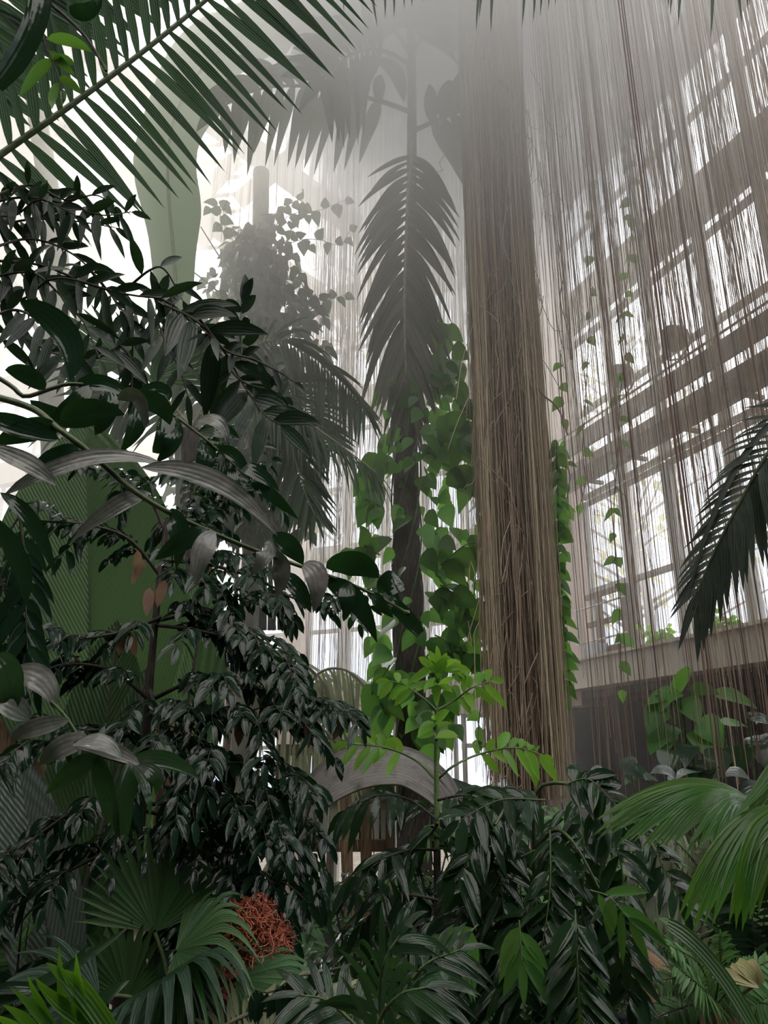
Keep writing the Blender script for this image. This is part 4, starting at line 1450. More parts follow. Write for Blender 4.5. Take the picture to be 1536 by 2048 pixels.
for pts in [[(322, 1235, 3.75), (250, 1262, 3.6), (160, 1278, 3.5), (30, 1290, 3.4)], [(318, 1240, 3.75), (400, 1228, 3.7), (480, 1262, 3.65), (540, 1310, 3.6)], [(312, 1250, 3.75), (400, 1262, 3.6), (500, 1290, 3.6), (600, 1340, 3.5)],
            [(300, 1400, 3.7), (220, 1340, 3.6), (120, 1330, 3.5), (20, 1370, 3.4)], [(300, 1400, 3.7), (400, 1360, 3.6), (520, 1380, 3.5), (640, 1420, 3.5), (715, 1445, 3.5)], [(296, 1420, 3.7), (420, 1420, 3.5), (540, 1440, 3.4), (620, 1470, 3.4)],
            [(292, 1480, 3.7), (180, 1460, 3.5), (80, 1490, 3.4), (-10, 1540, 3.3)], [(292, 1500, 3.7), (400, 1500, 3.5), (500, 1550, 3.4), (600, 1580, 3.4)], [(288, 1560, 3.7), (390, 1590, 3.5), (490, 1620, 3.4), (560, 1680, 3.35), (610, 1760, 3.3)],
            [(284, 1600, 3.7), (180, 1610, 3.5), (90, 1660, 3.4), (0, 1740, 3.3)], [(284, 1610, 3.7), (430, 1600, 3.9), (530, 1620, 3.9), (610, 1650, 3.9)], [(276, 1680, 3.7), (180, 1720, 3.5), (90, 1770, 3.4), (10, 1830, 3.4)],
            [(280, 1660, 3.7), (380, 1680, 3.5), (470, 1740, 3.4), (540, 1800, 3.3)], [(270, 1790, 3.7), (350, 1830, 3.6), (410, 1870, 3.5)], [(300, 1380, 3.7), (330, 1480, 3.4), (360, 1560, 3.3), (380, 1660, 3.3)],
            [(320, 1150, 3.8), (260, 1080, 3.7), (180, 1050, 3.6), (70, 1040, 3.5)], [(328, 1100, 3.8), (400, 1040, 3.9), (470, 990, 4.0), (520, 940, 4.0)], [(330, 1060, 3.85), (300, 1000, 3.9), (240, 950, 3.9), (120, 930, 3.9)], [(325, 1120, 3.8), (420, 1130, 3.9), (520, 1160, 4.0), (600, 1200, 4.0), (740, 1212, 4.1)],
            [(326, 1130, 3.8), (380, 1150, 3.7), (450, 1190, 3.7), (520, 1210, 3.7)], [(330, 1070, 3.85), (400, 980, 4.2), (440, 900, 4.3), (450, 860, 4.3)], [(284, 1620, 3.7), (440, 1660, 3.8), (540, 1710, 3.7), (620, 1750, 3.7)]]:
    shrub_branch(t, B(*pts), 12 if pts[-1][0] > 250 else 8, .098, .04, SL, nl=9, spread=.26)
# withered leaves still hanging in it
f = MB()
for x, y in [(520, 1395), (535, 1400), (550, 1395), (575, 1408), (600, 1410), (480, 1430), (250, 1255), (255, 1262), (605, 1425), (620, 1432), (690, 1425), (330, 1160), (300, 1175), (275, 1100), (290, 1120)]:
    p = P(x, y, 3.45 + R.gauss(0, .05))
    f.leaf(p, np.array([R.gauss(0, .4), -.2, -1]), view(p) + rnd3(.5), .11, .05, .3, prof='ellip', n=6, wave=.2)
f.build('withered_foliage', M['brown_leaf'], t)

# fine grey-green twigs of another shrub in front
t = thing('lance_leaved_plant', 'plant with long narrow grey-green leaves arching low over the dark shrub near edge', 'plant', P(-30, 1500, 2.0))
m_ = MB()
q = px_spl([(-60, 1330, 2.0), (40, 1360, 2.0), (120, 1420, 2.0), (180, 1500, 2.0), (260, 1530, 2.0)], 20)
m_.tube(q, .006, .003)
m_.tube(spl([P(-60, 1330, 2.0), P(-120, 1600, 2.1), P(-120, 2100, 2.2) * [1, 1, 0]], 10), .008, .012)
m_.build('stem', M['stem_green'], t)
Y = 2.0
hero([((20, 1345), (100, 1340), (110, 1420), 50, 'lance'), ((60, 1440), (20, 1400), (-20, 1400), 44, 'lance'), ((140, 1440), (60, 1450), (20, 1480), 34, 'lance'), ((145, 1490), (210, 1470), (245, 1520), 38, 'lance'), ((180, 1480), (120, 1480), (80, 1530), 40, 'ellip'), ((280, 1530), (210, 1480), (130, 1490), 30, 'lance')], 'grey_leaf', 'weathered_leaf')
hero([((250, 1525), (340, 1500), (400, 1560), 34, 'lance'), ((270, 1530), (240, 1600), (245, 1670), 36, 'band'), ((265, 1530), (300, 1580), (300, 1650), 24, 'lance'), ((190, 1500), (220, 1600), (240, 1680), 36, 'lance'), ((200, 1510), (150, 1530), (90, 1590), 36, 'lance'), ((-10, 1310), (30, 1350), (20, 1430), 60, 'ellip'), ((275, 1530), (330, 1545), (310, 1590), 26, 'lance'), ((210, 1450), (180, 1520), (210, 1480), 20, 'lance')], 'shrub_leaf', 'leaf')
t = thing('dark_twig_plant', 'thin twig with paired dark narrow leaves along edge beside the reddish trunk', 'plant', P(-30, 1800, 2.6) * [1, 1, 1])
for c in [[(40, 1030), (50, 1130), (52, 1230), (55, 1300)], [(-30, 1100), (10, 1180), (20, 1260), (15, 1340)]]:
    spray(t, [P(x, y, 2.6) for x, y in c], 16, .13, .036, ('stem_dark', 'gloss_leaf'), hang=.5, prof='lance', face=.8, jit=.12)
m_ = MB()
m_.tube(spl([P(-60, 2100, 2.6) * [1, 1, 0], P(-60, 1500, 2.6), P(-30, 1100, 2.6), P(40, 1030, 2.6)], 14), .012, .004)
m_.build('stem', M['stem_dark'], t)
# ------------------------------------------------------------------ young sapling with lime leaves in front of the palm
t = thing('lime_sapling', 'young sapling with lime green new leaves standing before the dark palm trunk', 'sapling', P(878, 2050, 4.4) * [1, 1, 0])
a = P(878, 2050, 4.4)
m_ = MB()
m_.tube(spl([a * [1, 1, 0], a, P(876, 1900, 4.4), P(874, 1700, 4.4)], 16), .026, .02, 8)
m_.build('lower_stem', M['stem_dark'], t)
m_ = MB()
m_.tube(spl([P(874, 1700, 4.4), P(873, 1560, 4.4), P(872, 1450, 4.4), P(876, 1370, 4.4), P(880, 1330, 4.4)], 16), .018, .007, 8)
m_.build('upper_stem', M['stem_young'], t)
YL = ('stem_young', 'young_leaf')
for c, n, L in [([(874, 1560), (910, 1530), (960, 1508), (1030, 1495), (1085, 1510)], 13, .15), ([(872, 1560), (830, 1520), (770, 1495), (700, 1488)], 11, .15), ([(873, 1420), (910, 1400), (945, 1375), (980, 1362)], 8, .15), ([(872, 1420), (845, 1395), (810, 1370), (780, 1362)], 8, .13),
                ([(876, 1370), (870, 1350), (860, 1335)], 6, .15), ([(880, 1345), (890, 1330), (905, 1325)], 6, .15), ([(873, 1480), (868, 1460), (870, 1440)], 5, .16)]:
    spray(t, [P(x, y, 4.4 + R.gauss(0, .08)) for x, y in c], n, L * .95, L * .34, YL, r0=.008, r1=.003, hang=.05, droop=.25, prof='ellip', face=.7, jit=.22, t0=.45 if len(c) > 3 else .05)
f = MB()
for dx, dy in [(-35, -25), (-20, -45), (-5, -55), (15, -40), (35, -25), (40, -5), (-40, 0), (-30, 35), (25, 40), (-60, 30), (30, 12), (-15, 30)]:
    p0 = P(878, 1340 + (30 if dy > 0 else 0), 4.38)
    p1 = P(878 + dx * 1.1, 1345 + dy, 4.3 + R.gauss(0, .06))
    f.blade(p0, (p0 + p1) / 2 + UP * .02, p1, .042, view(p0) + rnd3(.3), 'lance', .2, 6)
f.build('crown_leaf', M['young_leaf'], t)
# darker whorls of the same sapling lower down
for c in [[(875, 1640), (820, 1600), (760, 1590), (690, 1620)], [(876, 1600), (930, 1590), (980, 1600), (1020, 1640)], [(875, 1700), (820, 1700), (760, 1720), (700, 1760)], [(876, 1690), (930, 1690), (970, 1720), (1000, 1790)],
          [(874, 1650), (850, 1680), (800, 1720), (760, 1800)], [(876, 1800), (820, 1790), (770, 1800), (720, 1850)], [(876, 1780), (930, 1780), (960, 1820), (970, 1880)]]:
    spray(t, [P(x, y, 4.35 + R.gauss(0, .12)) for x, y in c], 18, .20, .055, ('stem_dark', 'shrub_leaf'), r0=.008, hang=.35, droop=.35, prof='lance', face=.45, jit=.25)

# ------------------------------------------------------------------ grey dead fan leaf draped across the middle
t = thing('dead_fan_leaf', 'big grey dead pleated palm leaf arching over and drooping before the palm trunk', 'dead leaf', P(560, 1700, 5.4))
f = MB()
rows = []
top = px_spl([(560, 1640, 5.5), (640, 1545, 5.4), (720, 1512, 5.35), (800, 1518, 5.3), (870, 1545, 5.25), (915, 1590, 5.2), (935, 1640, 5.2)], 60)
bot = px_spl([(590, 1700, 5.2), (650, 1625, 5.05), (720, 1585, 5.0), (790, 1575, 4.95), (830, 1590, 4.95), (870, 1620, 4.95), (895, 1660, 4.95)], 60)
u = np.linspace(0, 1, 61)[None, :, None]
g = top[:, None] * (1 - u) + bot[:, None] * u
sawt = np.abs((np.arange(61) / 2.0) % 1 - .5) * .05
g = g + np.array([0, -.5, .8])[None, None, :] * sawt[None, :, None] + np.array([0, -.02, .14])[None, None, :] * np.sin(np.linspace(0, pi, 61))[None, :, None]
# ragged end: segments run on by different lengths
for j in range(61):
    e = 1 + .07 * sin(j * 2.2) + .05 * sin(j * .9)
    g[45:, j] += (g[45:, j] - g[45:46, j]) * (e - 1) * 2
uu_ = np.linspace(0, 1, 61)
f.grid(g, uv=np.stack(np.broadcast_arrays(uu_[None, :] * 14 - 7, uu_[:, None]), -1))
f.build('leaf_blade', M['dead_fan'], t)
m_ = MB()
m_.tube(spl([P(420, 2050, 5.3) * [1, 1, 0], P(470, 1900, 5.3), P(575, 1665, 5.35)], 12), .025, .018)
m_.build('petiole', M['stem_pale'], t)
f = MB()
pts = px_spl([(870, 1545, 5.2), (905, 1560, 5.1), (935, 1590, 5.1), (948, 1640, 5.1)], 10)
for i in range(14):
    p = P(840 + i * 8, 1545 + (i * 3.1), 5.15)
    f.blade(p, p + np.array([.14, -.05, .02]), p + np.array([.26, -.08, -.12 - .02 * R.random()]), .03, view(p), 'ribbon', .3, 8)
f.build('leaf_tip', M['silver_leaf'], t)
t = thing('dead_fan_leaf', 'grey pleated dead leaf hanging to the orange flower stalk from behind dark shrub', 'dead leaf', P(430, 1800, 4.6))
f = MB()
pleated(f, P(350, 1850, 4.5), P(520, 1640, 4.7), .36, (.2, -1, .3), .05, rib=.014, prof='ribbon', slant=3)
f.build('leaf_blade', M['pleat_dead'], t)
m_ = MB()
m_.tube(np.array([P(350, 1850, 4.5), P(330, 2060, 4.5) * [1, 1, 0]]), .02, .025)
m_.build('petiole', M['stem_dark'], t)

# ------------------------------------------------------------------ big dark shrub, lower right of centre
t = thing('drooping_shrub', 'big dark shrub of hanging paired leaves with arched stem, lower middle', 'shrub', P(1072, 2100, 3.9) * [1, 1, 0])
a = P(1072, 2100, 3.9)
m_ = MB()
m_.tube(spl([a * [1, 1, 0], a, P(1070, 1800, 3.9), P(1068, 1640, 3.85), P(1074, 1580, 3.8), P(1105, 1566, 3.75), P(1145, 1570, 3.7), P(1180, 1600, 3.65)], 50), .022, .008, 8)
m_.tube(spl([P(1068, 1640, 3.85), P(1050, 1600, 3.8), P(1020, 1605, 3.7), P(990, 1650, 3.6)], 20), .012, .006, 7)
m_.tube(spl([P(1069, 1700, 3.88), P(1110, 1660, 3.8), P(1150, 1690, 3.7), P(1200, 1780, 3.6)], 20), .011, .005, 7)
m_.build('stem', M['stem_green'], t)
RL = ('stem_green', 'shrub_leaf')
rach = []
for x0, y0, x1, y1, x2, y2 in [(990, 1640, 1000, 1740, 1012, 1880), (1020, 1610, 1040, 1760, 1042, 1960), (1150, 1575, 1168, 1700, 1160, 1900), (1180, 1600, 1240, 1720, 1250, 1900), (1100, 1660, 1100, 1780, 1080, 1920), (1130, 1600, 1130, 1700, 1135, 1850), (1170, 1600, 1280, 1660, 1360, 1800), (1200, 1780, 1240, 1850, 1260, 2000),
                               (940, 1700, 930, 1800, 940, 1900), (1060, 1640, 980, 1660, 910, 1760), (1070, 1700, 960, 1760, 900, 1880), (1000, 1700, 960, 1850, 950, 1980), (1180, 1700, 1200, 1850, 1190, 2020), (1100, 1750, 1120, 1880, 1110, 2040), (1060, 1800, 1040, 1900, 1050, 2040),
                               (1130, 1570, 1180, 1560, 1240, 1620), (1090, 1600, 1000, 1600, 920, 1640), (1010, 1780, 1000, 1900, 1000, 2040), (1150, 1820, 1155, 1920, 1160, 2060), (880, 1820, 900, 1920, 900, 2040)]:
    Y_ = 3.7 + R.gauss(0, .22)
    spray(t, [P(x0, y0, Y_ + .1), P(x1, y1, Y_), P(x2, y2, Y_ - .05)], 22, .16, .052, RL, r0=.005, r1=.002, ang=62, hang=.22, droop=.28, prof='lance', face=.5, jit=.35, t0=.1)
FL = ('stem_young', 'fresh_leaf')
for x0, y0, x1, y1, x2, y2 in [(1038, 1840, 1042, 1880, 1044, 1920), (1158, 1850, 1160, 1900, 1158, 1985), (955, 1850, 935, 1870, 915, 1890), (1180, 1780, 1220, 1795, 1258, 1840)]:
    spray(t, [P(x0, y0, 3.3), P(x1, y1, 3.28), P(x2, y2, 3.26)], 6, .17, .045, FL, r0=.003, r1=.0015, ang=55, hang=.5, droop=.15, prof='lance', face=.85, jit=.15)
# filler shrubs behind it
def filler(label, x, ytop, Y, w, n, L, W, mat, prof='lance', hgt=None, stems=4, smat='stem_dark', droop=.35, cat='shrub', name='understory_shrub', hang=.3):
    base = P(x, 2100, Y) * [1, 1, 0]
    t = thing(name, label, cat, base)
    zt = P(x, ytop, Y)[2]
    f = MB()
    for s in range(stems):
        a_ = s * 2.4 + R.random()
        e = np.array([base[0] + cos(a_) * w * .6, base[1] + sin(a_) * w * .5, zt * (.8 + .2 * R.random())])
        q = spl([base + rnd3(.03) * [1, 1, 0], base * .6 + e * .4 + UP * zt * .2, e], 24)
        m = MB()
        m.tube(q, .016, .004, 6)
        ff = MB()
        for k in range(n // stems // 8):
            j = 6 + int(R.random() * 17)
            a2 = R.random() * 6.28
            d = np.array([cos(a2), sin(a2), R.gauss(.15, .3)])
            l = w * (.35 + .5 * R.random())
            tw = spl([q[j], q[j] + d * l * .6 + UP * .04, q[j] + d * l - UP * l * .25], 8)
            m.tube(tw, .004, .0015, 4)
            twig_leaves(ff, tw, 8, L, W, 55, hang, droop, prof, .22, 4, .4, .3, .15)
        o = m.build('stem', M[smat], t)
        ff.build('foliage', M[mat], o)


filler('dark narrow-leaved understory shrub left of sapling stem, below the grey dead fan', 770, 1620, 5.0, .75, 900, .16, .05, 'shrub_leaf')
filler('dim green shrub behind the drooping shrub, under the root pillar', 1010, 1600, 5.2, .7, 700, .17, .055, 'fern')
filler('light green shrub deep behind between thin brown trunks', 660, 1690, 6.4, .7, 500, .17, .06, 'fan_mid')
filler('dark low shrub filling the gap beside sapling foot', 720, 1800, 3.9, .5, 600, .14, .045, 'gloss_leaf', stems=5)
filler('fine-leaved pale green shrub just under the ledge leaves', 1190, 1560, 5.2, .6, 700, .15, .03, 'fern')
filler('dull green shrub behind ferns beneath hanging dark roots', 1390, 1660, 6.9, .9, 700, .2, .06, 'fern_dull')
filler('dark shrub in deep shade behind the person', 1290, 1760, 6.6, .8, 600, .2, .06, 'shrub_leaf')
filler('dark glossy shrub low at the edge behind lime blades', 30, 1760, 4.0, .6, 600, .14, .05, 'gloss_leaf', 'ellip', stems=5)

# ------------------------------------------------------------------ fan palm, right edge
t = thing('fan_palm', 'bright green fan palm reaching in at the right edge with two drooping blades', 'palm', P(1640, 1900, 2.9) * [1, 1, 0])
b0 = P(1650, 1750, 2.9)
m_ = MB()
m_.tube(spl([b0 * [1, 1, 0], P(1640, 2100, 2.9), b0], 12), .06, .05, 9)
m_.build('trunk', M['fibre'], t)


def fan_blade(hub, segs, Y, mat, W, name='fan_blade', pet=None):
    """Blade given by its segments' control and end pixels; neighbours overlap at the root into one pleated web."""
    f = MB()
    h = P(*hub, Y)
    for (cx, cy), (ex, ey), dy in segs:
        e = P(ex, ey, Y + dy)
        c_ = P(cx, cy, Y + dy * .6)
        f.blade(h, c_, e, W, view(c_) * .8 + UP * .6, 'palm', .28, 12)
    o = f.build(name, M[mat], t)
    if pet is not None:
        m = MB()
        m.tube(spl([pet, (pet + h) / 2 + UP * .05, h], 10), .012, .009)
        m.build('petiole', M['stem_young'], o)


def lerp_segs(c0, c1, e0, e1, n, dy0, dy1, cm=None, em=None):
    out = []
    for i in range(n):
        u = i / (n - 1)
        def q(a, b, m):
            if m is None:
                return (a[0] + (b[0] - a[0]) * u, a[1] + (b[1] - a[1]) * u)
            return tuple((1 - u) ** 2 * a[k] + 2 * u * (1 - u) * m[k] + u * u * b[k] for k in (0, 1))
        e = q(e0, e1, em)
        out.append((q(c0, c1, cm), (e[0] + R.gauss(0, 5), e[1] + R.gauss(0, 8)), dy0 + (dy1 - dy0) * u))
    return out


fan_blade((1505, 1612), lerp_segs((1345, 1535), (1478, 1600), (1186, 1662), (1452, 1680), 22, .08, -.28, cm=(1420, 1560), em=(1300, 1720)), 2.9, 'fan_bright', .06, pet=b0)
f = MB()
for k_, (c_, e_) in enumerate([((1395, 1520), (1192, 1640)), ((1400, 1535), (1205, 1652)), ((1410, 1548), (1235, 1660))]):
    f.blade(P(1510, 1615, 2.95), P(*c_, 2.97 - .03 * k_), P(*e_, 3.0 - .04 * k_), .10, UP * .8 + view(P(1400, 1560, 2.9)) * .5, 'lance', .12, 14)
f.build('fan_lobe', M['fan_bright'], t)
fan_blade((1600, 1625), lerp_segs((1450, 1610), (1560, 1640), (1350, 1840), (1600, 1810), 17, .0, -.25, em=(1430, 1860)), 2.6, 'fan_bright', .062, pet=b0)
fan_blade((1600, 1625), lerp_segs((1480, 1620), (1540, 1650), (1466, 1862), (1500, 1850), 3, -.05, -.1), 2.5, 'fan_bright', .06)
fan_blade((1590, 1480), lerp_segs((1560, 1550), (1520, 1590), (1540, 1640), (1480, 1625), 5, 0, -.1), 2.7, 'fan_bright', .05, pet=b0)

# dark feather frond above it
t = thing('palm_frond', 'black-green palm frond silhouetted against right window, drooping from the edge', 'palm frond', P(1640, 760, 2.3))
pinnate(t, [(1700, 760, 2.4), (1600, 830, 2.35), (1540, 900, 2.3), (1490, 985, 2.3), (1440, 1080, 2.3), (1415, 1135, 2.3), (1395, 1185, 2.3)], 25, [.3, .30, .30, .27, .24, .20], .032, a0=50, a1=16, droop=.12, mats=('stem_green', 'palm_dark'), r0=.009, r1=.003, sides=(-1,), seg=8, jit=.04, name='rachis', t0=.2)
pinnate(t, [(1700, 760, 2.4), (1600, 830, 2.35), (1540, 900, 2.3), (1490, 985, 2.3), (1440, 1080, 2.3), (1415, 1135, 2.3), (1395, 1185, 2.3)], 26, [.22, .24, .22, .2, .17, .12], .015, a0=58, a1=30, droop=.3, mats=('stem_green', 'palm_dark'), r0=.009, r1=.003, sides=(1,), seg=8, jit=.04, name='rachis', t0=.2)
m_ = MB()
a = P(1760, 1000, 2.6)
m_.tube(spl([P(1700, 760, 2.4), P(1740, 800, 2.5), a, a * [1, 1, 0]], 14), .011, .03)
m_.build('petiole', M['stem_green'], t)
f = MB()
f.blade(P(1600, 800, 2.3), P(1440, 900, 2.3), P(1372, 1215, 2.3), .02, view(P(1440, 950, 2.3)), 'ribbon', .3, 14)
f.build('leaflet', M['palm_dark'], t)

# ------------------------------------------------------------------ big-leaved plants on the ledge by the dark recess
def bigleaf_plant(label, x, ybase, Y, rows, mat, L_scale=1., smat='stem_green', prof='ovate', name='large_leaved_plant'):
    base = P(x, ybase, Y) * [1, 1, 0]
    t = thing(name, label, 'plant', base)
    m = MB()
    f = MB()
    for (px, py), (ex, ey), w in rows:
        p, e = P(px, py, Y + R.gauss(0, .1)), P(ex, ey, Y - .15)
        m.tube(spl([base + rnd3(.04) * [1, 1, 0], (base + p) / 2 + UP * .1, p], 12), .012, .007, 6)
        f.blade(p, (p + e) / 2 + UP * .05, e, w / pxm(Y), view(p) * .8 + UP * .7 + rnd3(.15), prof, .14, 9, wave=.04)
    m.build('stem', M[smat], t)
    f.build('foliage', M[mat], t)


bigleaf_plant('leafy plant with broad green leaves high before the dark recess, behind roots', 1370, 1700, 6.6, [((1362, 1385), (1372, 1332), 52), ((1360, 1385), (1290, 1412), 44), ((1340, 1385), (1320, 1428), 36), ((1325, 1415), (1296, 1470), 52), ((1365, 1400), (1400, 1450), 54), ((1380, 1382), (1440, 1390), 34), ((1430, 1385), (1515, 1418), 44), ((1340, 1450), (1300, 1510), 60),
               ((1400, 1440), (1450, 1500), 60), ((1450, 1450), (1495, 1455), 34), ((1350, 1400), (1310, 1390), 20), ((1400, 1460), (1420, 1520), 60), ((1340, 1470), (1320, 1520), 40)], 'ledge_leaf')
bigleaf_plant('plant with pale shiny ribbed leaves catching light under the ledge', 1420, 1750, 5.6, [((1262, 1550), (1275, 1525), 54), ((1330, 1580), (1290, 1560), 59), ((1380, 1560), (1340, 1580), 54), ((1425, 1565), (1425, 1538), 62), ((1450, 1548), (1500, 1560), 32), ((1350, 1550), (1300, 1548), 32), ((1400, 1545), (1350, 1560), 40), ((1480, 1590), (1536, 1575), 40), ((1210, 1545), (1180, 1560), 32)], 'silver_leaf', prof='heart')
bigleaf_plant('dull dark big-leaved plant in shade below ledge near the right edge', 1500, 1800, 6.2, [((1480, 1490), (1480, 1560), 60), ((1520, 1470), (1530, 1540), 60), ((1440, 1500), (1430, 1570), 52), ((1400, 1520), (1390, 1580), 50), ((1540, 1430), (1510, 1450), 36), ((1500, 1440), (1560, 1450), 36), ((1340, 1500), (1335, 1560), 44), ((1380, 1490), (1370, 1540), 40), ((1290, 1540), (1250, 1570), 40)], 'shrub_leaf', prof='heart')
# seedlings on the concrete ledge
for x, y, lb in [(1352, 1292, 'small seedling tuft on concrete ledge before window, nearer the pink column'), (1475, 1258, 'small seedling tuft on concrete ledge, near the drooping dark frond')]:
    s = 3.0 if x < 1400 else 3.75
    base = wr(2.5 if x < 1400 else 3.55, 4.31, .2)
    t = thing('seedling', lb, 'seedling', base)
    m = MB()
    f = MB()
    for k in range(9):
        a_ = R.random() * 6.28
        e = base + np.array([cos(a_) * .22, sin(a_) * .1, .08 + .16 * R.random()])
        m.tube(spl([base, (base + e) / 2 + UP * .04, e], 5), .005, .003, 4)
        twig_leaves(f, spl([base, (base + e) / 2 + UP * .04, e], 8), 5, .09, .06, 60, .1, .2, 'ellip', .2, 4, .6, .3)
    m.build('stem', M['stem_young'], t)
    f.build('foliage', M['young_leaf'], t)

# ------------------------------------------------------------------ ferns, lower right
def fern(label, hub, Y, fronds, mat, L=.13, W=.018, n=26, name='fern', smat='stem_green'):
    b = P(*hub, Y)
    t = thing(name, label, 'fern', b * [1, 1, 0])
    m = MB()
    m.tube(spl([b * [1, 1, 0], b * [1, 1, .5], b], 8), .03, .02, 7)
    m.build('rootstock', M['fibre'], t)
    for (cx, cy), (ex, ey) in fronds:
        pinnate(t, [(*hub, Y), (cx, cy, Y - .05 + R.gauss(0, .08)), (ex, ey, Y - .15 + R.gauss(0, .1))], n, [L * .6, L, L * .9, L * .4], W, a0=75, a1=50, droop=.25, mats=(smat, mat), r0=.006, r1=.002, seg=4, t0=.12, normal=(0, -.7, .7), prof='lance', sag=.15)


fern('dull olive fern mass with long arching fronds below bright fan palm', (1440, 1850), 4.6, [((1360, 1720), (1240, 1700)), ((1380, 1760), (1270, 1800)), ((1400, 1740), (1330, 1660)), ((1480, 1740), (1520, 1690)), ((1490, 1800), (1560, 1780)), ((1440, 1760), (1420, 1680)), ((1470, 1860), (1540, 1900))], 'fern_dull', .30, .035, 24)
fern('fine green fern low in the corner under pale dead leaf', (1430, 2010), 3.9, [((1380, 1960), (1310, 1960)), ((1400, 1930), (1340, 1890)), ((1440, 1930), (1440, 1870)), ((1480, 1950), (1540, 1920)), ((1380, 2010), (1300, 2040)), ((1480, 2000), (1550, 2010)), ((1410, 1980), (1350, 1930)), ((1460, 1980), (1500, 1960))], 'fern', .13, .018, 28)
fern('bright small fern behind the person with lacy lime fronds', (1400, 1990), 5.9, [((1370, 1930), (1335, 1880)), ((1400, 1920), (1390, 1880)), ((1360, 1960), (1320, 1930)), ((1420, 1950), (1440, 1900))], 'fresh_leaf', .11, .02, 20)
fern('soft green fern at the lower edge on far left behind pleated leaf', (40, 1990), 4.2, [((10, 1900), (-30, 1850)), ((50, 1900), (60, 1830)), ((80, 1940), (120, 1900)), ((0, 1960), (-50, 1940)), ((30, 1930), (20, 1840))], 'fern', .15, .022, 24)
fern('grey-green feather palm seedling right corner with stiff upright leaflets', (1520, 1990), 4.2, [((1500, 1800), (1480, 1720)), ((1530, 1820), (1550, 1740)), ((1480, 1900), (1420, 1850)), ((1540, 1900), (1570, 1880))], 'shrub_leaf', .26, .03, 22, 'feather_palm')

# long strap leaf and pale torn leaf, lower right
t = thing('strap_leaf_plant', 'long grey-green strap leaves slanting across the lower right ferns', 'plant', P(1530, 2120, 3.1) * [1, 1, 0])
f = MB()
f.blade(P(1335, 1850, 3.1), P(1430, 1900, 3.1), P(1530, 2100, 3.1), .06, view(P(1430, 1930, 3.1)) + UP * .6, 'band', .2, 14)
f.blade(P(1315, 1835, 3.3), P(1380, 1860, 3.3), P(1450, 1950, 3.2), .05, view(P(1430, 1930, 3.1)) + UP * .8, 'lance', .2, 12)
f.build('leaf_blade', M['fan_mid'], t)
m_ = MB()
a = P(1530, 2100, 3.1)
m_.tube(np.array([a * [1, 1, 0], a]), .02, .014)
m_.build('stem', M['stem_green'], t)
t = thing('torn_leaf', 'pale yellow torn leaf caught among the ferns in lower right corner', 'dead leaf', P(1510, 1968, 3.3))
f = MB()
h = P(1514, 1966, 3.3)
for cx, cy, ex, ey, w in [(1490, 1945, 1462, 1930, .03), (1500, 1940, 1475, 1922, .05), (1508, 1940, 1496, 1921, .06), (1470, 1950, 1428, 1940, .04), (1470, 1955, 1425, 1948, .045)]:
    f.blade(h, P(cx, cy, 3.28), P(ex, ey, 3.32), w, view(h) + UP * .4, 'band', .2, 6)
f.build('leaf_blade', M['yellow_leaf'], t)
m_ = MB()
m_.tube(spl([h, P(1500, 2000, 3.33), P(1480, 2060, 3.36), P(1480, 2100, 3.36) * [1, 1, 0]], 10), .008, .01)
m_.build('petiole', M['stem_pale'], t)

# ------------------------------------------------------------------ orange flower stalks
def panicle(label, cx, cy, rx, ry, Y, n, seed):
    r = random.Random(seed)
    b = P(cx + 10, cy + ry * 1.1, Y)
    t = thing('flower_stalk', label, 'flower stalk', b * [1, 1, 0])
    m = MB()
    m.tube(spl([b * [1, 1, 0], b, P(cx, cy, Y)], 12), .022, .012)
    m.build('stem', M['inflor'], t)
    f = MB()
    for i in range(n):
        a_, rr_ = r.random() * 6.28, r.random() ** .5
        x, y = cx + cos(a_) * rr_ * rx * (1 + .25 * sin(a_ * 3)), cy + sin(a_) * rr_ * ry
        q = [P(x, y, Y + r.gauss(0, .08))]
        for j in range(3):
            q.append(q[-1] + np.array([r.gauss(0, .015), r.gauss(0, .014), r.gauss(-.004, .015)]))
        f.tube(spl(q, 5), .0024, .0019, 4)
    f.build('blossom', M['inflor'], t)


panicle('orange-red branching flower stalk glowing among dark leaves, lower middle left', 505, 1858, 60, 62, 3.3, 2300, 1)
panicle('dull orange flower stalk low down behind dark fan leaves', 440, 1985, 60, 55, 3.75, 1500, 2)

# ------------------------------------------------------------------ fan palms along the bottom
t = thing('fan_palm', 'fan palm low down with glossy arching blades beneath orange flower stalk', 'palm', P(350, 2150, 3.3) * [1, 1, 0])
b0 = P(350, 2090, 3.3)
m_ = MB()
m_.tube(np.array([b0 * [1, 1, 0], b0]), .07, .06, 9)
m_.build('trunk', M['fibre'], t)


def fan_at(hub, Y, axis, n, spread, Lm, mat, droop=.25, split=.5, nrm=None, pet=None):
    f = MB()
    h = P(*hub, Y)
    fan(f, h, axis, view(h) * .7 + UP * .7 if nrm is None else nrm, n, spread, Lm, droop, split, .22, 1.05)
    o = f.build('fan_blade', M[mat], t)
    m = MB()
    pe = b0 if pet is None else pet
    m.tube(spl([pe, (pe + h) / 2 + UP * .06, h], 10), .011, .008)
    m.build('petiole', M['stem_green'], o)


